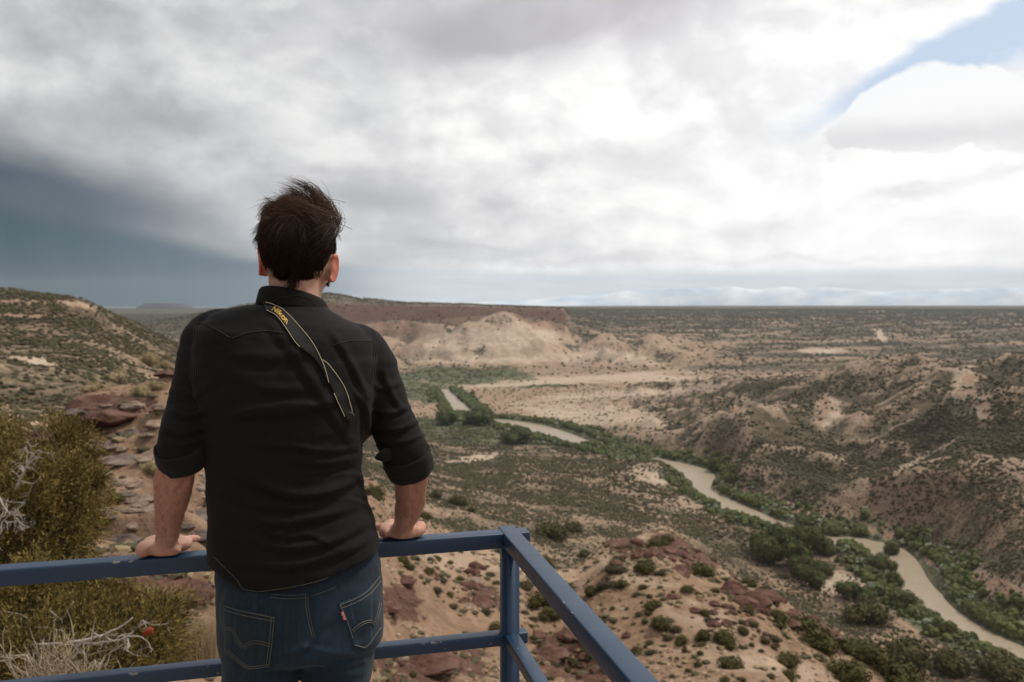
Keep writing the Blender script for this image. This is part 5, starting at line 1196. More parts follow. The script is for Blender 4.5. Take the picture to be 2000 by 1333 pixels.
for pts, w, am in (([(318,905),(330,915),(345,925)],5,-.004),([(372,925),(362,945),(345,960)],5,-.003),([(300,1060),(318,1078),(345,1080),(362,1068)],3,-.0016),([(322,1032),(325,1050),(335,1062)],3,-.0015),([(815,940),(805,950),(812,965)],5,-.003),([(800,1035),(790,1048),(775,1046)],3,-.0015),([(760,1030),(772,1046)],3,-.0012)):
    t = t + crease(pts, w, am) * back
set_coords(body, V + Nn * t[:, None])
def skin_mat():
    m, b, bs = mat_new("skin"); p = geo_pos(b); x, y, z = b.sep(p)
    n = b.noise(p, 26, 5, .6); n2 = b.noise(p, 9, 3, .5)
    c = b.mix(n, (.38, .19, .13), (.60, .36, .27)); c = b.mix(b.ss(.45, .7, n2) * .5, c, (.56, .22, .15))
    # paler palms low down, ruddier forearms with fine dark hair
    fore = b.ss(1.10, 1.14, z) * b.ss(1.33, 1.28, z)
    c = b.mix(fore * .65, c, (.38, .17, .11))
    hair = b.noise(b.vm('MULTIPLY', b.vm('ADD', p, b.vm('SCALE', b.xyz(z, z, x), scale=.6)), (1, 1, .22)), 380, 2, .5, 1.5)
    c = b.mix(b.ss(.52, .70, hair) * b.ss(.35, .65, b.noise(p, 14, 2, .5)) * fore * .38, c, (.14, .06, .035))
    ears = b.ss(1.62, 1.66, z) * b.ss(.072, .076, b.m('ABSOLUTE', x - HC.x))
    c = b.mix(ears * .75, c, (.62, .17, .11))  # red glow of light through the ears, put into the skin colour
    b.put(bs.inputs['Base Color'], c); bs.inputs['Roughness'].default_value = .52; bs.inputs['Specular IOR Level'].default_value = .4
    bs.inputs['Subsurface Weight'].default_value = .25; bs.inputs['Subsurface Radius'].default_value = (1, .3, .15); bs.inputs['Subsurface Scale'].default_value = .008
    bump(b, bs, b.noise(p, 260, 4, .6), .25, .0012)
    return m
M_skin = skin_mat()
BODYC = body.copy(); bo = child("body", body, M_skin, man)

# fine hair on the forearms
rgh = np.random.default_rng(12); bV = coords(BODYC); bN = normals(BODYC); sel = np.nonzero((bV[:, 2] > 1.10) & (bV[:, 2] < 1.31) & (np.abs(bV[:, 0] - PX(575, 900, 1.65).x) > .19))[0]
hv, hf = [], []
for i_ in rgh.choice(sel, 2600):
    p_ = bV[i_] + rgh.normal(size=3) * .0015; n_ = bN[i_]; d_ = np.array([rgh.normal() * .5 + .5 * np.sign(n_[0]), -.1, -1.0]) * .9 + n_ * .12; d_ /= np.linalg.norm(d_); L_ = rgh.uniform(.006, .013); u_ = np.cross(d_, n_); u_ /= np.linalg.norm(u_) + 1e-9; k_ = len(hv); w_ = .00013
    hv += [p_ + u_ * w_, p_ - u_ * w_, p_ + n_ * w_, p_ + d_ * L_ * .6 + u_ * w_, p_ + d_ * L_ * .6 - u_ * w_, p_ + d_ * L_ * .6 + n_ * w_, p_ + d_ * L_ - n_ * .0008]
    hf += [(k_, k_ + 1, k_ + 4), (k_, k_ + 4, k_ + 3), (k_ + 1, k_ + 2, k_ + 5), (k_ + 1, k_ + 5, k_ + 4), (k_ + 2, k_, k_ + 3), (k_ + 2, k_ + 3, k_ + 5), (k_ + 3, k_ + 4, k_ + 6), (k_ + 4, k_ + 5, k_ + 6), (k_ + 5, k_ + 3, k_ + 6)]
child("arm_hair", mesh_np("arm_hair", np.array(hv), np.array(hf)), simple("arm hair", (.10, .045, .026), .6, .3, 40), man)

# ---- clothing helpers ----
def shell(me, th):
    o = bpy.data.objects.new("t", me); COL.objects.link(o); s = o.modifiers.new("s", 'SOLIDIFY'); s.thickness = th; s.offset = -1
    out = evaluated(o); bpy.data.objects.remove(o); return out
def cut(me, fn, iters=1):
    """drop the part where fn(vertices) < 0 and pull the cut edge onto fn = 0 along z"""
    V = coords(me); s = fn(V)
    bm = bmesh.new(); bm.from_mesh(me); bm.verts.ensure_lookup_table()
    bmesh.ops.delete(bm, geom=[f for f in bm.faces if all(s[v.index] < 0 for v in f.verts)], context='FACES')
    bmesh.ops.delete(bm, geom=[v for v in bm.verts if not v.link_faces], context='VERTS')
    bm.to_mesh(me); bm.free(); return me
def cloth_mat(name, lo, hi, rough=.85, weave=900, sheen=.3, fade=None):
    m, b, bs = mat_new(name); p = geo_pos(b); n = b.noise(p, 7, 5, .6); n2 = b.noise(p, 240, 3, .6)
    c = b.mix(b.m('ADD', n * .75, n2 * .3, clamp=True), lo, hi)
    if fade: c = fade(b, p, c)
    w = b.node('ShaderNodeTexWave', wave_type='BANDS', bands_direction='DIAGONAL'); b.put(w.inputs['Vector'], p); w.inputs['Scale'].default_value = weave / 6.28
    b.put(bs.inputs['Base Color'], c); bs.inputs['Roughness'].default_value = rough; bs.inputs['Specular IOR Level'].default_value = .22
    bs.inputs['Sheen Weight'].default_value = sheen; bs.inputs['Sheen Roughness'].default_value = .5
    bump(b, bs, b.noise(p, 150, 5, .75), .45, .0012)
    return m
M_shirt = cloth_mat("black cotton", (.0042, .0036, .0032), (.0090, .0076, .0066), .85, 1200, .03)
M_cuff = cloth_mat("black cotton inside", (.0062, .0068, .0062), (.0125, .0130, .0115), .85, 1200, .05)

# ---- shirt ----
bm = bmesh.new()
loft(bm, [ring(y, xl, xr, D, th, rl) for y, xl, xr, D, th, rl in TOR], 48)
for A in (ARL, ARR):
    pt, rd = arm_pts(A); sm = catmull([(*p, r) for p, r in zip(pt, rd)], 3); tube(bm, [Vector(v[:3]) for v in sm], list(sm[:, 3]), 24, round_ends=False)
# shoulder blades and back muscle
shirt = remeshed(bm, .0058, 9, .5, "shirt")
def fold_field(V, Nn):
    px, py = pix_np(V[:, 0], V[:, 1], V[:, 2]); out = np.zeros(len(V)); back = sstep(.35, -.1, Nn[:, 1])
    def st(pts, w, am):
        P_ = catmull(pts, 5); best = np.full(len(px), 1e9); sg = np.zeros(len(px)); tt = np.zeros(len(px)); n = len(P_)
        for i, (a, c) in enumerate(zip(P_, P_[1:])):
            ab = c - a; L = max(ab.dot(ab), 1e-9); u = np.clip(((px - a[0]) * ab[0] + (py - a[1]) * ab[1]) / L, 0, 1)
            d = np.hypot(px - a[0] - u * ab[0], py - a[1] - u * ab[1]); m = d < best; best = np.where(m, d, best)
            tt = np.where(m, (i + u) / n, tt); sg = np.where(m, np.sign((px - a[0]) * ab[1] - (py - a[1]) * ab[0]), sg)
        tap = np.sin(np.clip(tt, .02, .98) * math.pi) ** .6; q = best * sg
        # a soft crest with a sharper valley just under it
        return am * tap * (np.exp(-(q / w) ** 2) - .75 * np.exp(-((q + w * 1.2) / (w * .7)) ** 2))
    S = [([(420,815),(500,805),(590,800),(660,780)],11,.006),([(470,800),(560,790),(640,795)],7,.003),([(480,870),(560,872),(640,882),(700,875)],7,.0045),([(560,905),(640,905),(700,890)],7,.005),([(600,925),(650,915),(705,898)],6,.004),
         ([(440,905),(520,950),(600,968),(680,945),(705,905)],11,.007),([(430,950),(500,985),(590,990),(680,960)],9,.004),([(440,990),(520,1020),(600,1015),(700,990)],10,.005),([(450,1040),(540,1070),(640,1060),(725,1020)],10,.005),
         ([(470,1100),(560,1105),(650,1085),(730,1050)],9,.005),([(540,1060),(600,1045),(660,1075)],6,.003),([(430,1090),(480,1130),(520,1140)],7,.003),([(560,1110),(640,1100),(700,1070)],5,.003),
         ([(520,620),(580,700),(640,790),(690,870)],14,.004),([(640,640),(680,700),(715,780),(717,850)],9,.004),([(690,760),(712,800),(716,850)],6,.005),
         ([(720,960),(700,930),(660,925)],6,.004),([(735,1010),(715,985),(680,975)],6,.004),([(330,800),(360,815),(400,805)],6,.0045),([(318,835),(350,848),(400,838)],6,.005),([(345,760),(375,775),(400,765)],7,.003),
         ([(350,700),(375,740),(395,800)],8,.003),([(330,868),(360,872),(398,858)],4,.004),([(745,720),(765,770),(785,800)],8,.004),([(725,800),(760,810),(800,795)],6,.005),([(722,835),(770,842),(815,825)],6,.006),([(735,860),(780,866),(828,850)],5,.005),
         ([(722,740),(745,760),(790,748)],6,.003),([(450,690),(520,700),(600,690)],16,.003),([(460,740),(540,760),(620,750)],14,.003),([(585,1000),(560,1030),(520,1050)],5,.003),([(470,1010),(520,1040),(590,1050)],5,.003)]
    for p_, w, am in S: out += st(p_, w * .9, am * 1.3) * back
    x, y, z = V.T
    out += fbm2(px / 95 + py / 120, py / 40, 601, 3) * .0022 + fbm2(px / 22, py / 14, 602, 2) * .0007
    return out
def apply_folds(me):
    V = coords(me); Nn = normals(me); f = fold_field(V, Nn); set_coords(me, V + Nn * f[:, None])
apply_folds(shirt)
# hem curve of the back and the openings at neck and cuffs
HEM = np.array([(380,1139),(417,1141),(431,1149),(445,1152),(465,1158),(488,1162),(531,1160),(600,1148),(679,1120),(724,1106),(738,1092),(745,1076),(780,1068)], float)
def hem_z(V):
    px, py = pix_np(V[:, 0], V[:, 1], V[:, 2]); return px, py
def f_hem(V):
    # the hem hangs at one height all round: use the height the back of the shirt has on the traced curve
    xx = V[:, 0]; hz_ = np.array([P(a, b_, Dof(a, 1.63) - .125).z for a, b_ in HEM]); hx = np.array([P(a, b_, Dof(a, 1.63) - .10).x for a, b_ in HEM])
    return V[:, 2] - np.interp(xx, hx, hz_), np.interp(xx, hx, hz_)
s, hz_ = f_hem(coords(shirt))
arm_out = lambda V: (pix_np(V[:, 0], V[:, 1], V[:, 2])[0] < 408) | (pix_np(V[:, 0], V[:, 1], V[:, 2])[0] > 752)
def plane_cut_val(V, A, ex=.0):
    pt, rd = arm_pts(A); a = (pt[-1] - pt[-2]).normalized(); c = pt[-1] - a * .012
    return V, np.array(c), np.array(a), rd[-1]
Vs = coords(shirt); bad = (s < 0)
NZ = (PX(577, 600, 1.73).z); nkr = np.hypot(Vs[:, 0] - PX(577, 592, 1.73).x, Vs[:, 1] - 1.735)
slp = np.abs(f_hem(Vs + np.array([.004, 0, 0]))[1] - f_hem(Vs - np.array([.004, 0, 0]))[1]) / .008
near_h = np.abs(s) < .0036 * np.sqrt(1 + slp ** 2 * 1.6); Vs[near_h, 2] = hz_[near_h]; s = np.where(near_h, 0, s)
top = (nkr < .085); sz_ = NZ - Vs[:, 2]; nn_ = top & (np.abs(sz_) < .004); Vs[nn_, 2] = NZ
bad = (s < 0) | (top & ~nn_ & (sz_ < 0))
set_coords(shirt, Vs)
bm = bmesh.new(); bm.from_mesh(shirt)
bmesh.ops.delete(bm, geom=[f for f in bm.faces if any(bad[v.index] for v in f.verts)], context='FACES')
bm.to_mesh(shirt); bm.free()
# keep the largest piece only
def largest(me):
    bm = bmesh.new(); bm.from_mesh(me); seen = set(); best = []
    for v in bm.verts:
        if v in seen: continue
        st = [v]; comp = []; seen.add(v)
        while st:
            q = st.pop(); comp.append(q)
            for e in q.link_edges:
                w = e.other_vert(q)
                if w not in seen: seen.add(w); st.append(w)
        if len(comp) > len(best): best = comp
    keep = set(best); bmesh.ops.delete(bm, geom=[v for v in bm.verts if v not in keep], context='VERTS'); bm.to_mesh(me); bm.free(); return me
largest(shirt)
bm = bmesh.new(); bm.from_mesh(shirt)
for it in range(14):
    mv = {}
    for v in bm.verts:
        if v.is_boundary:
            nb_ = [e.other_vert(v) for e in v.link_edges if e.is_boundary]
            if len(nb_) == 2: mv[v] = v.co * .4 + (nb_[0].co + nb_[1].co) * .3
    for v, c_ in mv.items(): v.co = c_
bmesh.ops.smooth_vert(bm, verts=[v for v in bm.verts if any(e.other_vert(v).is_boundary for e in v.link_edges) and not v.is_boundary], factor=.5, use_axis_x=True, use_axis_y=True, use_axis_z=True)
bm.to_mesh(shirt); bm.free()
tree_shirt = BVHTree.FromPolygons([v.co[:] for v in shirt.vertices], [p.vertices[:] for p in shirt.polygons])
shirt = shell(shirt, .0022); shirt.name = "shirt"
sh = child("shirt", shirt, M_shirt, man)
CAMP = Vector((0, 0, CAMZ))
def project(tree, x, y, off=.0015):
    d = raydir(x, y).normalized(); h, n, i, dist = tree.ray_cast(CAMP, d)
    if h is None: return None
    if n.dot(d) > 0: n = -n
    return h + n * off
def polyproj(tree, pts, step=3, off=.0012):
    out = []; S = catmull(pts, 6)
    prev = None
    for a, b_ in S:
        q = project(tree, a, b_, off)
        if q is None: continue
        if prev is not None and (q - prev).length > .03: 
            if len(out) > 2: break
            out = []
        out.append(q); prev = q
    return out
def stitch(tree, lines, r, mat, parent, name, off=.0008, dash=False):
    k = None
    for pts in lines:
        q = polyproj(tree, pts, 3, off)
        if len(q) < 3: continue
        bm = bmesh.new()
        if not dash: tube(bm, q, r, 5)
        else:
            # resample and lay separate stitches
            L = [0]
            for a, c in zip(q, q[1:]): L.append(L[-1] + (c - a).length)
            tt = 0
            while tt < L[-1] - .003:
                seg = [];
                for s_ in (tt, tt + .0032):
                    i = max(0, min(len(L) - 2, int(np.searchsorted(L, s_)) - 1)); u = (s_ - L[i]) / max(L[i + 1] - L[i], 1e-6); seg.append(q[i].lerp(q[i + 1], u))
                tube(bm, [seg[0], (seg[0] + seg[1]) / 2, seg[1]], [r * .8, r, r * .8], 4); tt += .0045
        child(name, bm_mesh(name, bm), mat, parent)
def off_line(pts, d):
    A = np.array(pts, float); T = np.gradient(A, axis=0); T /= np.linalg.norm(T, axis=1)[:, None]; return [tuple(v) for v in A + np.stack([-T[:, 1], T[:, 0]], 1) * d]
M_th_dark = simple("dark grey thread", (.022, .020, .018), .8, .2, 30)
M_th_grey = simple("grey thread", (.10, .092, .078), .8, .2, 30)
yl = [(384,629),(405,635),(430,648),(453,660),(480,652),(524,647),(559,653),(575,662)]; yr = [(646,677),(665,670),(690,666),(728,667)]
al = [(388,612),(381,630),(379,660),(381,700),(384,740)]; ar = [(730,640),(735,660),(735,690),(731,730),(722,780)]
stitch(tree_shirt, [yl, yr], .0009, M_th_dark, sh, "yoke_seam"); stitch(tree_shirt, [al, ar, off_line(ar, 4), off_line(al, -4)], .0008, M_th_dark, sh, "armhole_seam")
hm = [(418,1088),(438,1108),(461,1131),(475,1150),(492,1156),(531,1153),(600,1141),(660,1122),(700,1108),(720,1100),(732,1084),(737,1070)]
stitch(tree_shirt, [hm], .0008, M_th_grey, sh, "hem_stitching", .0006, True)
# seams pressed in: a narrow raised fold under the yoke
# ---- cuffs ----
def cuff(A, tilt, ln, grow, name="cuff", shift=(0, 0)):
    c = PX(*shift); r = A / FPX * c.y; a = Vector((tilt[0], tilt[1], -1)).normalized()
    u = Vector((1, 0, 0)); u = (u - a * u.dot(a)).normalized(); v = a.cross(u); bm = bmesh.new(); n = 56; rings = []
    prof = [(-ln * .46, .90), (-ln * .49, .965), (-ln * .46, .995), (-ln * .30, 1.01), (-ln * .05, 1.005), (.0, 1.03), (ln * .03, 1.0), (ln * .2, 1.0), (ln * .42, .955), (ln * .49, .925), (ln * .46, .885), (ln * .25, .87), (-ln * .3, .88)]
    for h, f in prof:
        rr = []
        for k in range(n):
            t = 2 * math.pi * k / n; w = 1 + .05 * mnoise.noise(Vector((math.cos(t) * 2.2, math.sin(t) * 2.2, h * 40 + c.x * 9))) + .012 * math.sin(t * 5 + h * 90)
            rr.append(bm.verts.new(c + a * (h + .004 * mnoise.noise(Vector((math.cos(t) * 1.5, math.sin(t) * 1.5, 5)))) + (u * math.cos(t) + v * math.sin(t) * .93) * r * f * w))
        rings.append(rr)
    for p_, q_ in zip(rings, rings[1:]):
        for k in range(n): bm.faces.new((p_[k], p_[(k + 1) % n], q_[(k + 1) % n], q_[k]))
    bmesh.ops.recalc_face_normals(bm, faces=bm.faces[:])
    me = bm_mesh(name, bm); o = bpy.data.objects.new("t", me); COL.objects.link(o); s_ = o.modifiers.new("s", 'SUBSURF'); s_.levels = 1; me2 = evaluated(o); bpy.data.objects.remove(o)
    me2.name = name; return child(name, me2, M_cuff, sh), BVHTree.FromPolygons([v_.co[:] for v_ in me2.vertices], [p.vertices[:] for p in me2.polygons]), (c, a, r)
cl_, tcl, _ = cuff(50, (.10, .50), .050, 1, shift=(356, 889, 1.632)); cr_, tcr, _ = cuff(48.5, (.18, .46), .056, 1, shift=(797, 903, 1.668))
def world_tree(o):
    M = Matrix.Translation(man.location); return BVHTree.FromPolygons([(v.co + man.location)[:] for v in o.data.vertices], [p.vertices[:] for p in o.data.polygons])
tcl = world_tree(cl_); tcr = world_tree(cr_)
stitch(tcr, [[(745,880),(765,881),(785,884),(800,884)]], .0007, M_th_grey, sh, "cuff_stitching", .0015)
stitch(tcl, [[(312,876),(325,873),(338,875)]], .0006, M_th_grey, sh, "cuff_stitching", .0015)
# turned back corner of the right cuff
c0 = PX(748, 888, 1.61); bm = bmesh.new()
fl = [(762,876,0),(745,878,-.006),(733,890,-.010),(731,897,-.010),(742,902,-.008),(756,903,-.002),(768,898,.004),(772,884,.006)]
vs = [bm.verts.new(PX(x, y, 1.622 + d)) for x, y, d in fl]; bm.faces.new(vs); r_ = bmesh.ops.extrude_face_region(bm, geom=bm.faces[:])
for v in [g for g in r_['geom'] if isinstance(g, bmesh.types.BMVert)]: v.co += Vector((.002, .014, 0))
bmesh.ops.recalc_face_normals(bm, faces=bm.faces[:]); bmesh.ops.bevel(bm, geom=bm.edges[:], offset=.0018, segments=2, affect='EDGES')
child("cuff_corner", bm_mesh("cuff_corner", bm), M_cuff, sh)
# ---- collar ----
bm = bmesh.new(); n = 60; nc = PX(573, 594, 1.733); rings = []
for h, gr in ((-.2, 1.09), (0, 1.07), (.35, 1.02), (.8, .985), (1.0, .97), (1.02, .94), (.9, .925), (.3, .95), (-.1, .97)):
    rr = []
    for k in range(n):
        t = 2 * math.pi * k / n; cx_, sy_ = math.cos(t), math.sin(t)       # sy_ < 0 is the nape
        bk = .5 - .5 * sy_; hgt = .010 + .026 * bk ** .8; base = -.012 * (sy_ + 1) * .5 - .006 - .012 * cx_ * .9
        rr.append(bm.verts.new(nc + Vector((cx_ * .0655 * gr, sy_ * .064 * gr - .004 * h * bk + cx_ * .012, base + h * hgt + .002 * mnoise.noise(Vector((cx_ * 2, sy_ * 2, 0)))))))
    rings.append(rr)
for p_, q_ in zip(rings, rings[1:]):
    for k in range(n): bm.faces.new((p_[k], p_[(k + 1) % n], q_[(k + 1) % n], q_[k]))
bmesh.ops.recalc_face_normals(bm, faces=bm.faces[:])
# the turned down leaf of the collar
rings = []
for h, gr in ((1.03, .965), (1.06, .99), (.95, 1.04), (.6, 1.09), (.25, 1.13), (-.05, 1.16), (-.06, 1.135), (.25, 1.10), (.6, 1.06), (.9, 1.0)):
    rr = []
    for k in range(n):
        t = 2 * math.pi * k / n; cx_, sy_ = math.cos(t), math.sin(t); bk = .5 - .5 * sy_; hgt = .012 + .027 * bk ** .8; base = -.012 * (sy_ + 1) * .5 - .007 - .012 * cx_ * .9
        rr.append(bm.verts.new(nc + Vector((cx_ * .0655 * gr, sy_ * .064 * gr + cx_ * .012, base + h * hgt + .0008))))
    rings.append(rr)
for p_, q_ in zip(rings, rings[1:] + rings[:1]):
    for k in range(n): bm.faces.new((p_[k], p_[(k + 1) % n], q_[(k + 1) % n], q_[k]))
bmesh.ops.recalc_face_normals(bm, faces=bm.faces[:])
me = bm_mesh("collar", bm); co = child("collar", me, M_shirt, sh)
tco = world_tree(co)
stitch(tco, [[(527,594),(545,583),(578,578),(604,584),(620,600)]], .0007, M_th_dark, sh, "collar_stitching", .0008, True)

# ---- jeans ----
HIP = [(1030,440,715,1.64,.098,0),(1105,430,740,1.635,.110,0),(1150,432,744,1.63,.113,0),(1195,433,746,1.628,.115,0),(1235,434,747,1.626,.116,0),(1255,437,744,1.625,.108,0),(1275,450,726,1.63,.080,0)]
bm = bmesh.new()
loft(bm, [ring(y, xl, xr, D, th, rl, 0, 2.3) for y, xl, xr, D, th, rl in HIP], 48)
for x, y, D, r in ((512,1195,1.565,.082),(664,1188,1.585,.082)): blobv(bm, PX(x, y, D), r, (1.0, .72, 1.15))
for sgn, x, w, ft in ((-1, 512, 76, footL), (1, 665, 72, footR)):
    top = PX(x, 1215, 1.62); mid = PX(x + (1 if sgn < 0 else -4), 1300, 1.615); low = PX(507 if sgn < 0 else 659, 1345, 1.61)
    rr = [px_r(w, 1.62) * f for f in (.97, .965, .90)]
    kn = mid.lerp(ft, .48) + Vector((0, .03, 0))
    tube(bm, [top, mid, low, kn, kn.lerp(ft, .6), ft + Vector((0, 0, .06))], rr + [.072, .060, .064], 32, Vector((1, 0, 0)), 1.30, True)
print('jz', min(v.co.z for v in bm.verts), footL, footR)
jeans = remeshed(bm, .0055, 7, .5, "jeans")
V = coords(jeans); Nn = normals(jeans); px, py = pix_np(*V.T)
f = np.zeros(len(V)); backm = Nn[:, 1] < .3
for pts, w, am in (([(596,1262),(570,1272),(520,1285)],5,.004),([(596,1262),(640,1275),(690,1278)],6,.005),([(600,1285),(650,1300),(710,1290)],6,.004),([(590,1262),(560,1285),(500,1315)],6,.004),([(603,1160),(610,1215),(618,1250),(597,1275)],6,-.006),([(640,1310),(680,1318),(715,1312)],5,.003),([(470,1320),(520,1328),(565,1318)],5,.003),([(622,1240),(650,1222),(668,1216)],7,-.004)):
    f += crease(pts, w, am) * backm
f += fbm2(px / 30, py / 22, 611, 2) * .0008
set_coords(jeans, V + Nn * f[:, None])
print('jz2', coords(jeans).min(0), coords(jeans).max(0))
V = coords(jeans); topz = PX(590, 1046, 1.63).z
bm = bmesh.new(); bm.from_mesh(jeans); bm.verts.ensure_lookup_table()
bmesh.ops.delete(bm, geom=[f_ for f_ in bm.faces if any(v.co.z > topz or v.co.z < .075 for v in f_.verts)], context='FACES'); bm.to_mesh(jeans); bm.free(); largest(jeans)
tree_j = BVHTree.FromPolygons([v.co[:] for v in jeans.vertices], [p.vertices[:] for p in jeans.polygons])
jeans = shell(jeans, .002); jeans.name = "jeans"
def fade(b, p, c):
    n = b.noise(p, 22, 4, .6); st = b.noise(b.vm('MULTIPLY', p, (1, 1, .12)), 160, 3, .6)
    x, y, z = b.sep(p)
    sx = b.m('ABSOLUTE', x - PX(655, 1200, 1.5).x)
    seat = b.ss(.13, .02, sx) * b.ss(.86, .95, z) * b.ss(1.09, .98, z)
    c = b.mix(seat * (n * .6 + .25), c, (.024, .046, .074))
    return b.mix(b.ss(.45, .7, st) * .35, c, (.030, .046, .062))
M_jean = cloth_mat("dark blue denim", (.0065, .0130, .0220), (.0135, .0255, .0410), .85, 1500, .08, fade)
M_pocket = cloth_mat("pocket denim", (.008, .015, .021), (.018, .031, .043), .85, 1500, .08, fade)
je = child("jeans", jeans, M_jean, man)
M_th_tan = simple("tan thread", (.13, .105, .068), .8, .25, 30); M_th_pale = simple("pale thread", (.20, .185, .15), .8, .2, 30)
def patch(tree, left, right, name, mat, parent, off=.0018, th=.0022, nu=26, nv=26):
    L = catmull(left, 8); R = catmull(right, 8); bm = bmesh.new(); G = []
    for j in range(nv + 1):
        a = L[min(len(L) - 1, int(round(j / nv * (len(L) - 1))))]; c = R[min(len(R) - 1, int(round(j / nv * (len(R) - 1))))]; row = []
        for i in range(nu + 1):
            q = a + (c - a) * i / nu; h = project(tree, q[0], q[1], off); row.append(bm.verts.new(h) if h is not None else None)
        G.append(row)
    for j in range(nv):
        for i in range(nu):
            q = (G[j][i], G[j][i + 1], G[j + 1][i + 1], G[j + 1][i])
            if None in q: continue
            if max((q[0].co - q[2].co).length, (q[1].co - q[3].co).length) > .03: continue
            bm.faces.new(q[::-1])
    bmesh.ops.delete(bm, geom=[v for v in bm.verts if not v.link_faces], context='VERTS')
    me = bm_mesh(name, bm); me2 = shell(me, -th); me2.name = name
    o = child(name, me2, mat, parent); return o
# left pocket: grid between its top edge and its pointed bottom edge (rows run along x)
pl = patch(tree_j, [(437,1180),(462,1189),(500,1197),(537,1204)], [(440,1274),(460,1292),(486,1309),(527,1305)], "pocket", M_pocket, je)
pr = patch(tree_j, [(661,1179),(690,1168),(718,1150),(743,1120)], [(691,1262),(703,1266),(719,1264),(745,1226)], "pocket", M_pocket, je)
def tree2(*obs):
    vs, fs = [], []
    for o in obs:
        k = len(vs); vs += [(v.co + man.location)[:] for v in o.data.vertices]; fs += [[i + k for i in p.vertices] for p in o.data.polygons]
    return BVHTree.FromPolygons(vs, fs)
tp = tree2(je, pl, pr)
topL = [(439,1184),(462,1192),(500,1200),(534,1207)]; topR = [(664,1182),(692,1171),(719,1154),(742,1126)]
stitch(tp, [topL, off_line(topL, 7), [(535,1207),(531,1255),(525,1302)], off_line([(535,1207),(531,1255),(525,1302)], 5), [(525,1302),(486,1306),(462,1290),(443,1272)], off_line([(525,1302),(486,1306),(462,1290),(443,1272)], 4)], .0006, M_th_tan, pl, "pocket_stitching", .0004)
arcL = [(440,1226),(455,1229),(463,1245),(475,1264)]; arcL2 = [(475,1264),(485,1255),(502,1252),(530,1259)]
stitch(tp, [arcL, off_line(arcL, 4), arcL2, off_line(arcL2, 5)], .0006, M_th_tan, pl, "pocket_stitching", .0004)
stitch(tp, [topR, off_line(topR, 7), [(664,1182),(678,1212),(689,1247)], [(692,1260),(704,1263),(717,1262),(744,1226)]], .0006, M_th_pale, pr, "pocket_stitching", .0004)
arR = [(687,1232),(698,1222),(712,1214),(725,1212),(735,1219)]; arR2 = [(735,1219),(740,1200),(745,1178)]
stitch(tp, [arR, off_line(arR, 4), arR2, off_line(arR2, -4)], .0006, M_th_pale, pr, "pocket_stitching", .0004)
stitch(tp, [[(601,1162),(604,1200),(615,1246)], [(596,1163),(599,1200),(610,1246)]], .0006, M_th_tan, je, "seat_seam", .0004)
stitch(tp, [[(527,1167),(560,1170),(600,1168)], [(604,1166),(628,1158),(655,1147)], [(530,1161),(565,1163),(600,1161)]], .0006, M_th_tan, je, "yoke_seam", .0004)
# little red label at the pocket edge with its white letters
tab = [(664,1195),(669,1194),(676,1209),(671,1211)]
def quad_surface(tree, q, off):
    """returns f(u,v) -> point on the surface inside the photo quad"""
    def f(u, v, o=0):
        a = (1 - u) * (1 - v); b_ = u * (1 - v); c = u * v; d = (1 - u) * v
        x = q[0][0] * a + q[1][0] * b_ + q[2][0] * c + q[3][0] * d; y = q[0][1] * a + q[1][1] * b_ + q[2][1] * c + q[3][1] * d
        return project(tree, x, y, off + o)
    return f
fq = quad_surface(tp, tab, .003); bm = bmesh.new(); G = [[bm.verts.new(fq(i / 4, j / 6)) for i in range(5)] for j in range(7)]
for j in range(6):
    for i in range(4): bm.faces.new((G[j][i], G[j + 1][i], G[j + 1][i + 1], G[j][i + 1]))
m2 = shell(bm_mesh("label_tab", bm), -.0012); m2.name = "label_tab"
tb = child("label_tab", m2, simple("red tab", (.50, .02, .03), .6, .15, 50), pr)
M_white = simple("white lettering", (.75, .72, .66), .6, .05, 50)
def text_mesh(s, fn, name, mat, parent, bold=0, shear=0, ext=.0):
    cu = bpy.data.curves.new("t", 'FONT'); cu.body = s; cu.size = 1; cu.offset = bold; cu.shear = shear; cu.resolution_u = 3; cu.extrude = ext
    o = bpy.data.objects.new("t", cu); COL.objects.link(o); me = evaluated(o); bpy.data.objects.remove(o)
    V = coords(me); mn, mx = V.min(0), V.max(0); out = []
    for v in V:
        out.append(fn((v[0] - mn[0]) / (mx[0] - mn[0]), (v[1] - mn[1]) / (mx[1] - mn[1]), v[2])[:])
    set_coords(me, np.array(out)); me.name = name
    me2 = shell(me, .0004)
    return child(name, me2, mat, parent)
text_mesh("LEVI'S", lambda u, v, w: fq(.85 - .7 * v if False else .15 + .7 * (1 - v), .08 + .84 * u, .0016), "label_lettering", M_white, pr, .02)

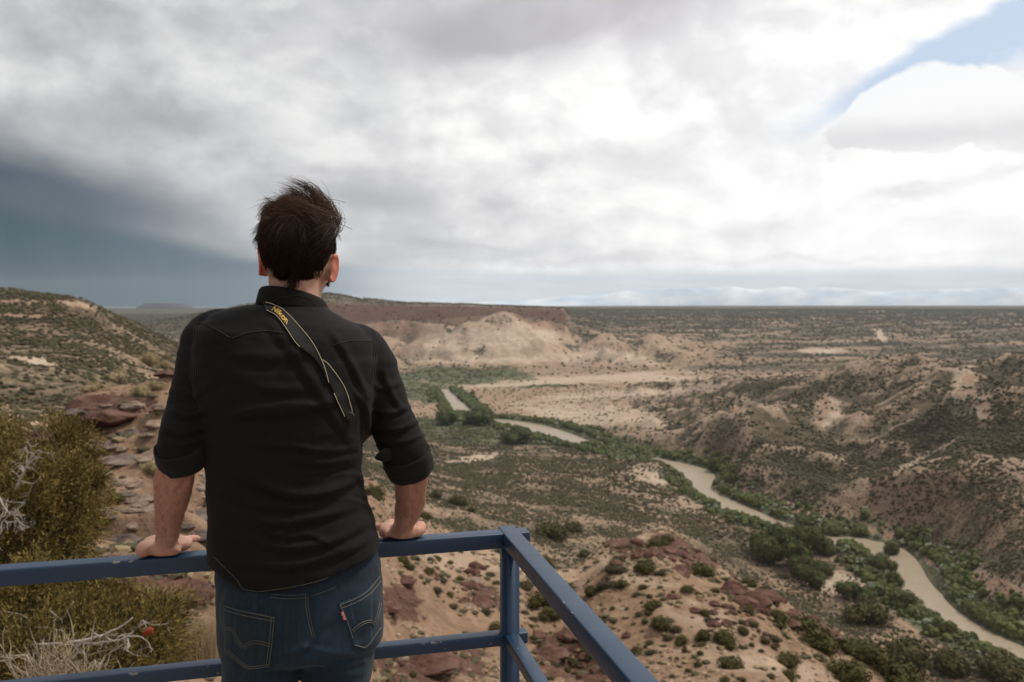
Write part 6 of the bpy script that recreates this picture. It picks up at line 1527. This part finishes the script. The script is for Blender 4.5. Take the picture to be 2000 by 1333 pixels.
# ---- shoes ----
M_shoe = simple("brown leather", (.07, .04, .025), .5, .3, 12, .2, 90); M_sole = simple("rubber sole", (.03, .028, .026), .8, .2, 20)
for ft in (footL, footR):
    bm = bmesh.new()
    loft(bm, [(ft + Vector((0, y, z)), Vector((w, 0, 0)), Vector((0, 0, h)), 2.4) for y, z, w, h in ((-.085,.055,.018,.030),(-.07,.062,.034,.045),(-.03,.068,.041,.054),(.03,.062,.043,.048),(.08,.052,.047,.038),(.14,.046,.050,.032),(.19,.040,.042,.026),(.212,.036,.022,.016))], 24)
    s_ = child("shoe", bm_mesh("shoe", bm), M_shoe, man)
    bm = bmesh.new(); out = [(-.09,.018),(-.075,.036),(-.03,.043),(.03,.042),(.09,.048),(.15,.051),(.19,.044),(.216,.024)]
    lo = []
    for zz in (.001, .022):
        r1 = [bm.verts.new(ft + Vector((w, y, zz))) for y, w in out] + [bm.verts.new(ft + Vector((-w, y, zz))) for y, w in out[::-1]]; lo.append(r1)
    for k in range(len(lo[0])): bm.faces.new((lo[0][k], lo[0][(k + 1) % len(lo[0])], lo[1][(k + 1) % len(lo[0])], lo[1][k]))
    bm.faces.new(lo[0][::-1]); bm.faces.new(lo[1]); bmesh.ops.recalc_face_normals(bm, faces=bm.faces[:])
    child("sole", bm_mesh("sole", bm, False), M_sole, s_)
# eyes
for sx_ in (-1, 1):
    bm = bmesh.new(); blobv(bm, HC + Vector((sx_ * .031 + .008, .0995, -.006)), .011, (1, .6, .7)); child("eye", bm_mesh("eye", bm), simple("eye", (.5, .48, .45), .3, .1), man)

# ---- hair ----
def hair_mat():
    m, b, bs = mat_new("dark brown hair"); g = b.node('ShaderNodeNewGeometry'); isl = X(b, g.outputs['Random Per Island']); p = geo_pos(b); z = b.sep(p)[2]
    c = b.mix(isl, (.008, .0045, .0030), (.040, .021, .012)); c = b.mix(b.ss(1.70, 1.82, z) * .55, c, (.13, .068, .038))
    b.put(bs.inputs['Base Color'], c); bs.inputs['Roughness'].default_value = .55; bs.inputs['Specular IOR Level'].default_value = .18
    return m
M_hair = hair_mat()
rg = np.random.default_rng(99)
HE = lambda v: v
hax = np.array([.0760, .106, .0960])                                      # hair mass radii
hcn = np.array(HC) + np.array([0, -.010, .001])
def surf(d, k=1.0):
    return hcn + d / np.linalg.norm(d) * hax * k
V_, F_ = [], []
def strand(pts, r0, lean=None):
    pts = np.array(pts); m = len(pts); i0 = len(V_) and sum(len(v) for v in V_)
    T = np.gradient(pts, axis=0); T /= np.linalg.norm(T, axis=1)[:, None] + 1e-9
    ref = rg.normal(size=3); U = np.cross(T, ref); U /= np.linalg.norm(U, axis=1)[:, None] + 1e-9; W_ = np.cross(T, U)
    rad = (r0 * (1 - np.linspace(0, 1, m) ** 2 * .85))[:, None]
    ring_ = np.stack([pts + U * rad, pts - U * rad * .5 + W_ * rad * .87, pts - U * rad * .5 - W_ * rad * .87], 1).reshape(-1, 3)
    V_.append(ring_); j = np.arange((m - 1) * 3); a = j % 3; b0 = j - a
    F_.append(np.stack([b0 + a, b0 + (a + 1) % 3, b0 + 3 + (a + 1) % 3, b0 + 3 + a], 1) + i0)
CR = np.array([.48, -.62, .42]); CR /= np.linalg.norm(CR)                 # the whorl, right and high on the back
def flow(d):
    """combing direction on the head at unit direction d"""
    away = d - CR; away -= d * away.dot(d); n = np.linalg.norm(away) + 1e-6; away /= n
    down = np.array([-.10, 0, -1.0]); down -= d * down.dot(d); down /= np.linalg.norm(down) + 1e-6
    left = np.array([-1.0, .25, .35]); left -= d * left.dot(d); left /= np.linalg.norm(left) + 1e-6
    up = np.clip((d[2] - .28) / .45, 0, 1)
    f = away * .45 + (down * (1 - up) + left * up) * .8
    swirl = np.cross(d, away) * np.exp(-(n / .5) ** 2) * .8
    f = f + swirl; return f / np.linalg.norm(f)
ncl = 1150
for c in range(ncl):
    d = rg.normal(size=3); d /= np.linalg.norm(d)
    if d[2] < -.93 or (d[1] > .50 and d[2] < .52): continue
    if d[2] < -.22 and d[1] > .02: continue
    if abs(d[0]) > .8 and -.62 < d[2] < -.05 and d[1] > -.35: continue
    base_l = .026 + .016 * rg.uniform() + .022 * max(0, d[2])
    lift = .02 + .16 * rg.uniform() * np.clip((d[2] - .35) * 3, 0, 1); cn = rg.normal(size=3) * .25
    if rg.uniform() < .10 and d[2] > .25: lift += .30
    for s in range(17):
        e = d + rg.normal(size=3) * .048; e /= np.linalg.norm(e)
        L = base_l * rg.uniform(.7, 1.15); kb = rg.uniform(.965, 1.0); q = surf(e, kb); pts = [q]; dd = e.copy(); kk = kb
        for k in range(5):
            f = flow(dd) + cn * .35 + rg.normal(size=3) * .06
            kk += (.0035 + lift * .06) * (1 + .5 * k)
            step = f / np.linalg.norm(f) * L / 5
            q = q + step; dd = (q - hcn) / hax; rn = np.linalg.norm(dd); dd /= rn
            q = hcn + dd * hax * min(max(rn, kk), kk + .004 + lift * .12)
            pts.append(q)
        if pts[-1][2] < HC.z - .104 and abs(pts[-1][0] - HC.x + .012) > .02: 
            if rg.uniform() < .8: continue
        wv = rg.normal(size=3) * .0022; pts = [p_ + wv * math.sin(i_ * 1.35 + c) for i_, p_ in enumerate(pts)]; strand(pts, .00052 * rg.uniform(.7, 1.3))
# wind blown locks: (root px, root depth) -> control points in the photo
def lock(path, D, n, spread, tipspread, r=.00046):
    base = np.array([P(x, y, D + dd) for x, y, dd in path])
    for s in range(n):
        o0 = rg.normal(size=3) * spread; o1 = rg.normal(size=3) * tipspread; cut_ = rg.uniform(.72, 1.05)
        S = catmull([tuple(v) for v in base], 3); m = len(S); t = np.linspace(0, 1, m)[:, None]
        pts = S + o0 * (1 - t) + o1 * t + rg.normal(size=3) * .0025 * np.sin(t * rg.uniform(5, 9) + rg.uniform(0, 6)); k = max(4, int(m * min(cut_, 1))); strand(pts[:k], r * rg.uniform(.7, 1.2))
lock([(632,425,0),(618,392,-.01),(592,366,-.01),(552,347,0)],1.74,110,.010,.006); lock([(640,430,0),(625,395,-.01),(603,365,-.01),(575,351,0)],1.74,80,.010,.008)
lock([(645,425,0),(635,398,0),(618,372,0),(598,358,.0)],1.75,70,.010,.008); lock([(610,420,0),(590,391,0),(570,372,0),(546,362,0)],1.73,80,.009,.006); lock([(650,440,0),(648,415,0),(638,392,0),(622,376,0)],1.75,60,.009,.009)
lock([(600,430,0),(575,400,0),(558,388,0),(540,384,0)],1.72,50,.010,.009); lock([(560,420,0),(540,400,0),(524,392,0),(513,383,0)],1.73,26,.005,.002); lock([(555,425,0),(530,405,0),(515,408,0),(507,425,0)],1.73,60,.008,.006)
lock([(545,430,0),(522,412,0),(510,420,0),(509,432,0)],1.74,40,.007,.004); lock([(650,470,0),(660,450,0),(664,432,0),(668,418,0)],1.75,9,.004,.002); lock([(645,450,0),(657,432,0),(658,415,0),(650,402,0)],1.75,50,.008,.007)
lock([(620,470,-.05),(640,452,-.03),(655,440,0),(660,425,0)],1.70,50,.012,.008); lock([(575,540,0),(568,552,0),(562,560,0),(552,567,0)],1.672,40,.008,.004); lock([(572,538,0),(574,552,0),(573,562,0),(572,570,0)],1.672,50,.009,.003)
lock([(560,412,0),(585,396,0),(565,385,0),(548,392,0)],1.74,40,.01,.01); lock([(600,425,-.02),(560,405,-.02),(530,400,0),(512,408,0)],1.71,90,.014,.010); lock([(640,430,-.03),(590,408,-.04),(545,410,-.02),(515,425,0)],1.71,110,.016,.012)
HV = np.vstack(V_); HF = np.vstack(F_)
# scalp cap under the strands
hm_ = mesh_np("hair", HV, HF)
V0, F0 = ico(4); d0 = V0; keep = (d0[:, 2] > -.94) & ~((d0[:, 1] > .52) & (d0[:, 2] < .5)) & ~((d0[:, 2] < -.28) & (d0[:, 1] > 0))
CV = hcn + d0 * hax * (.985 + .03 * np.array([mnoise.noise(Vector(v) * 5) for v in d0])[:, None])
CF = F0[keep[F0].all(1)]
bm = bmesh.new(); bm.from_mesh(hm_); cm = mesh_np("cap", CV, CF); bm.from_mesh(cm); hm2 = bm_mesh("hair", bm)
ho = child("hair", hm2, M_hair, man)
# beard along the jaw
V_, F_ = [], []
for s in range(1500):
    a = rg.uniform(-1.35, 1.35); zz = rg.uniform(-.085, -.045) if abs(a) > .7 else rg.uniform(-.112, -.07)
    wx = np.interp(-zz, [.045, .085, .112], [.064, .050, .034]); p = np.array(HC) + np.array([math.sin(a) * wx, .022 + math.cos(a) * (wx + .028), zz])
    q = p + np.array([math.sin(a) * .006, math.cos(a) * .006, -.006]) * rg.uniform(.6, 1.2); strand([p, (p + q) / 2, q, q + np.array([0, 0, -.002])], .0006)
child("beard", mesh_np("beard", np.vstack(V_), np.vstack(F_)), M_hair, man)
print("hair strands faces", len(HF))

# ---------- camera strap with its lettering, and the camera at his side ----------
cmr = empty("camera", PX(693, 835, 1.60), "black camera at the man's right side on a black strap with yellow lettering", "camera")
M_strap = cloth_mat("strap webbing", (.010, .0098, .0085), (.016, .0155, .014), .7, 2500, .1); M_yel = simple("yellow thread", (.62, .47, .16), .7, .15, 60); M_pale = simple("cream thread", (.60, .52, .34), .7, .15, 60)
tss = tree2(sh, co)
def ribbon(L, R, name, off=.004, n=7, grow=.0):
    A = catmull(L, 6); B_ = catmull(R, 6); m = min(len(A), len(B_)); ia = np.linspace(0, len(A) - 1, 60); ib = np.linspace(0, len(B_) - 1, 60)
    A = np.stack([np.interp(ia, range(len(A)), A[:, k]) for k in (0, 1)], 1); B_ = np.stack([np.interp(ib, range(len(B_)), B_[:, k]) for k in (0, 1)], 1)
    G = []
    for a, c in zip(A, B_):
        G.append([project(tss, *(a + (c - a) * (i / n)), off) for i in range(n + 1)])
    # iron the ribbon flat across and smooth along
    H = np.array([[g[:] if g is not None else (np.nan,) * 3 for g in row] for row in G])
    for row in H:
        ok = ~np.isnan(row[:, 0])
        for k in range(3):
            if ok.any(): row[:, k] = np.interp(range(n + 1), np.nonzero(ok)[0], row[ok, k])
    ok = ~np.isnan(H[:, 0, 0]); H = H[ok]
    mid = H.mean(1)
    for it in range(4):
        H[1:-1] = H[1:-1] * .4 + (H[:-2] + H[2:]) * .3
    H[:, :, 1] -= .0015
    bm = bmesh.new(); Vv = [[bm.verts.new(p) for p in row] for row in H]
    for j in range(len(H) - 1):
        for i in range(n): bm.faces.new((Vv[j][i], Vv[j + 1][i], Vv[j + 1][i + 1], Vv[j][i + 1]))
    me = shell(bm_mesh(name, bm), -.0022 if False else .0022); me.name = name
    return child(name, me, M_strap, cmr), H
SA_L = [(519,606),(525,611),(539,618),(557,640),(568,657),(584,678),(600,690),(617,703),(634,730)]; SA_R = [(517,590),(533,594),(548,603),(560,613),(575,628),(603,660),(619,685),(633,715),(642,748)]
s1, H1 = ribbon(SA_L, SA_R, "strap", .0038)
SB_L = [(612,697),(630,722),(646,755),(657,780),(669,806),(673,816)]; SB_R = [(628,702),(640,711),(652,725),(668,748),(680,775),(689,812)]
s2, H2 = ribbon(SB_L, SB_R, "strap", .0026)
def edge_thread(H, i, a, b_, mat, parent, name="edge_thread", r=.00065):
    q = [Vector(H[k][i]) + Vector((0, -.0012, 0)) for k in range(int(a * (len(H) - 1)), int(b_ * (len(H) - 1)) + 1)]; bm = bmesh.new(); tube(bm, q, r, 6); child(name, bm_mesh(name, bm), mat, parent)
edge_thread(H1, 7, .05, 1, M_pale, s1); edge_thread(H1, 0, .08, .66, M_pale, s1); edge_thread(H2, 7, .05, .97, M_pale, s2); edge_thread(H2, 0, .52, .95, M_pale, s2)
def fH(u, v, w):
    j = (.165 + u * .245) * (len(H1) - 1); i = (.20 + .58 * v) * 7; a = int(j); fa = j - a; c = min(int(i), 6); fc = i - c
    p = (H1[a][c] * (1 - fc) + H1[a][c + 1] * fc) * (1 - fa) + (H1[a + 1][c] * (1 - fc) + H1[a + 1][c + 1] * fc) * fa
    return Vector(p) + Vector((0, -.0014, .0003))
text_mesh("Nikon", fH, "strap_lettering", simple("yellow lettering", (.80, .52, .10), .5, .05, 60), s1, .022, .25)
# leather end, thin strap, camera body with lens, prism and eyepiece
bm = bmesh.new(); e0 = [Vector(v) for v in (H2[-1].mean(0), )]; p0 = e0[0] + Vector((0, -.002, 0)); p1 = PX(684, 822, 1.60); p2 = None; 
p1 = project(tss, 683, 822, .006) or p1
tube(bm, [p0, p0.lerp(p1, .5), p1], [.013, .012, .007], 14, Vector((1, 0, 0)), .28, True, True); child("strap_end", bm_mesh("strap_end", bm), simple("black leather", (.016, .012, .011), .45, .2, 40, .3, 300), cmr)
M_cam = simple("camera plastic", (.012, .012, .012), .5, .2, 40, .3, 500)
cc = PX(701, 833, 1.665)
bm = bmesh.new(); bmesh.ops.create_cube(bm, size=1)
for v in bm.verts: v.co = Vector((v.co.x * .040, v.co.y * .100, v.co.z * .070))
bmesh.ops.bevel(bm, geom=bm.edges[:], offset=.008, segments=3, affect='EDGES'); bm.transform(Matrix.Translation(cc) @ Matrix.Rotation(.10, 4, 'Y')); child("camera_body", bm_mesh("camera_body", bm), M_cam, cmr)
bm = bmesh.new(); tube(bm, [cc + Vector((0, .0, -.002)), cc + Vector((.006, .11, -.01))], [.026, .028], 24); child("lens", bm_mesh("lens", bm), M_cam, cmr)
bm = bmesh.new(); blobv(bm, cc + Vector((-.002, .02, .034)), .013, (1.1, 1.4, .8)); child("viewfinder", bm_mesh("viewfinder", bm), M_cam, cmr)
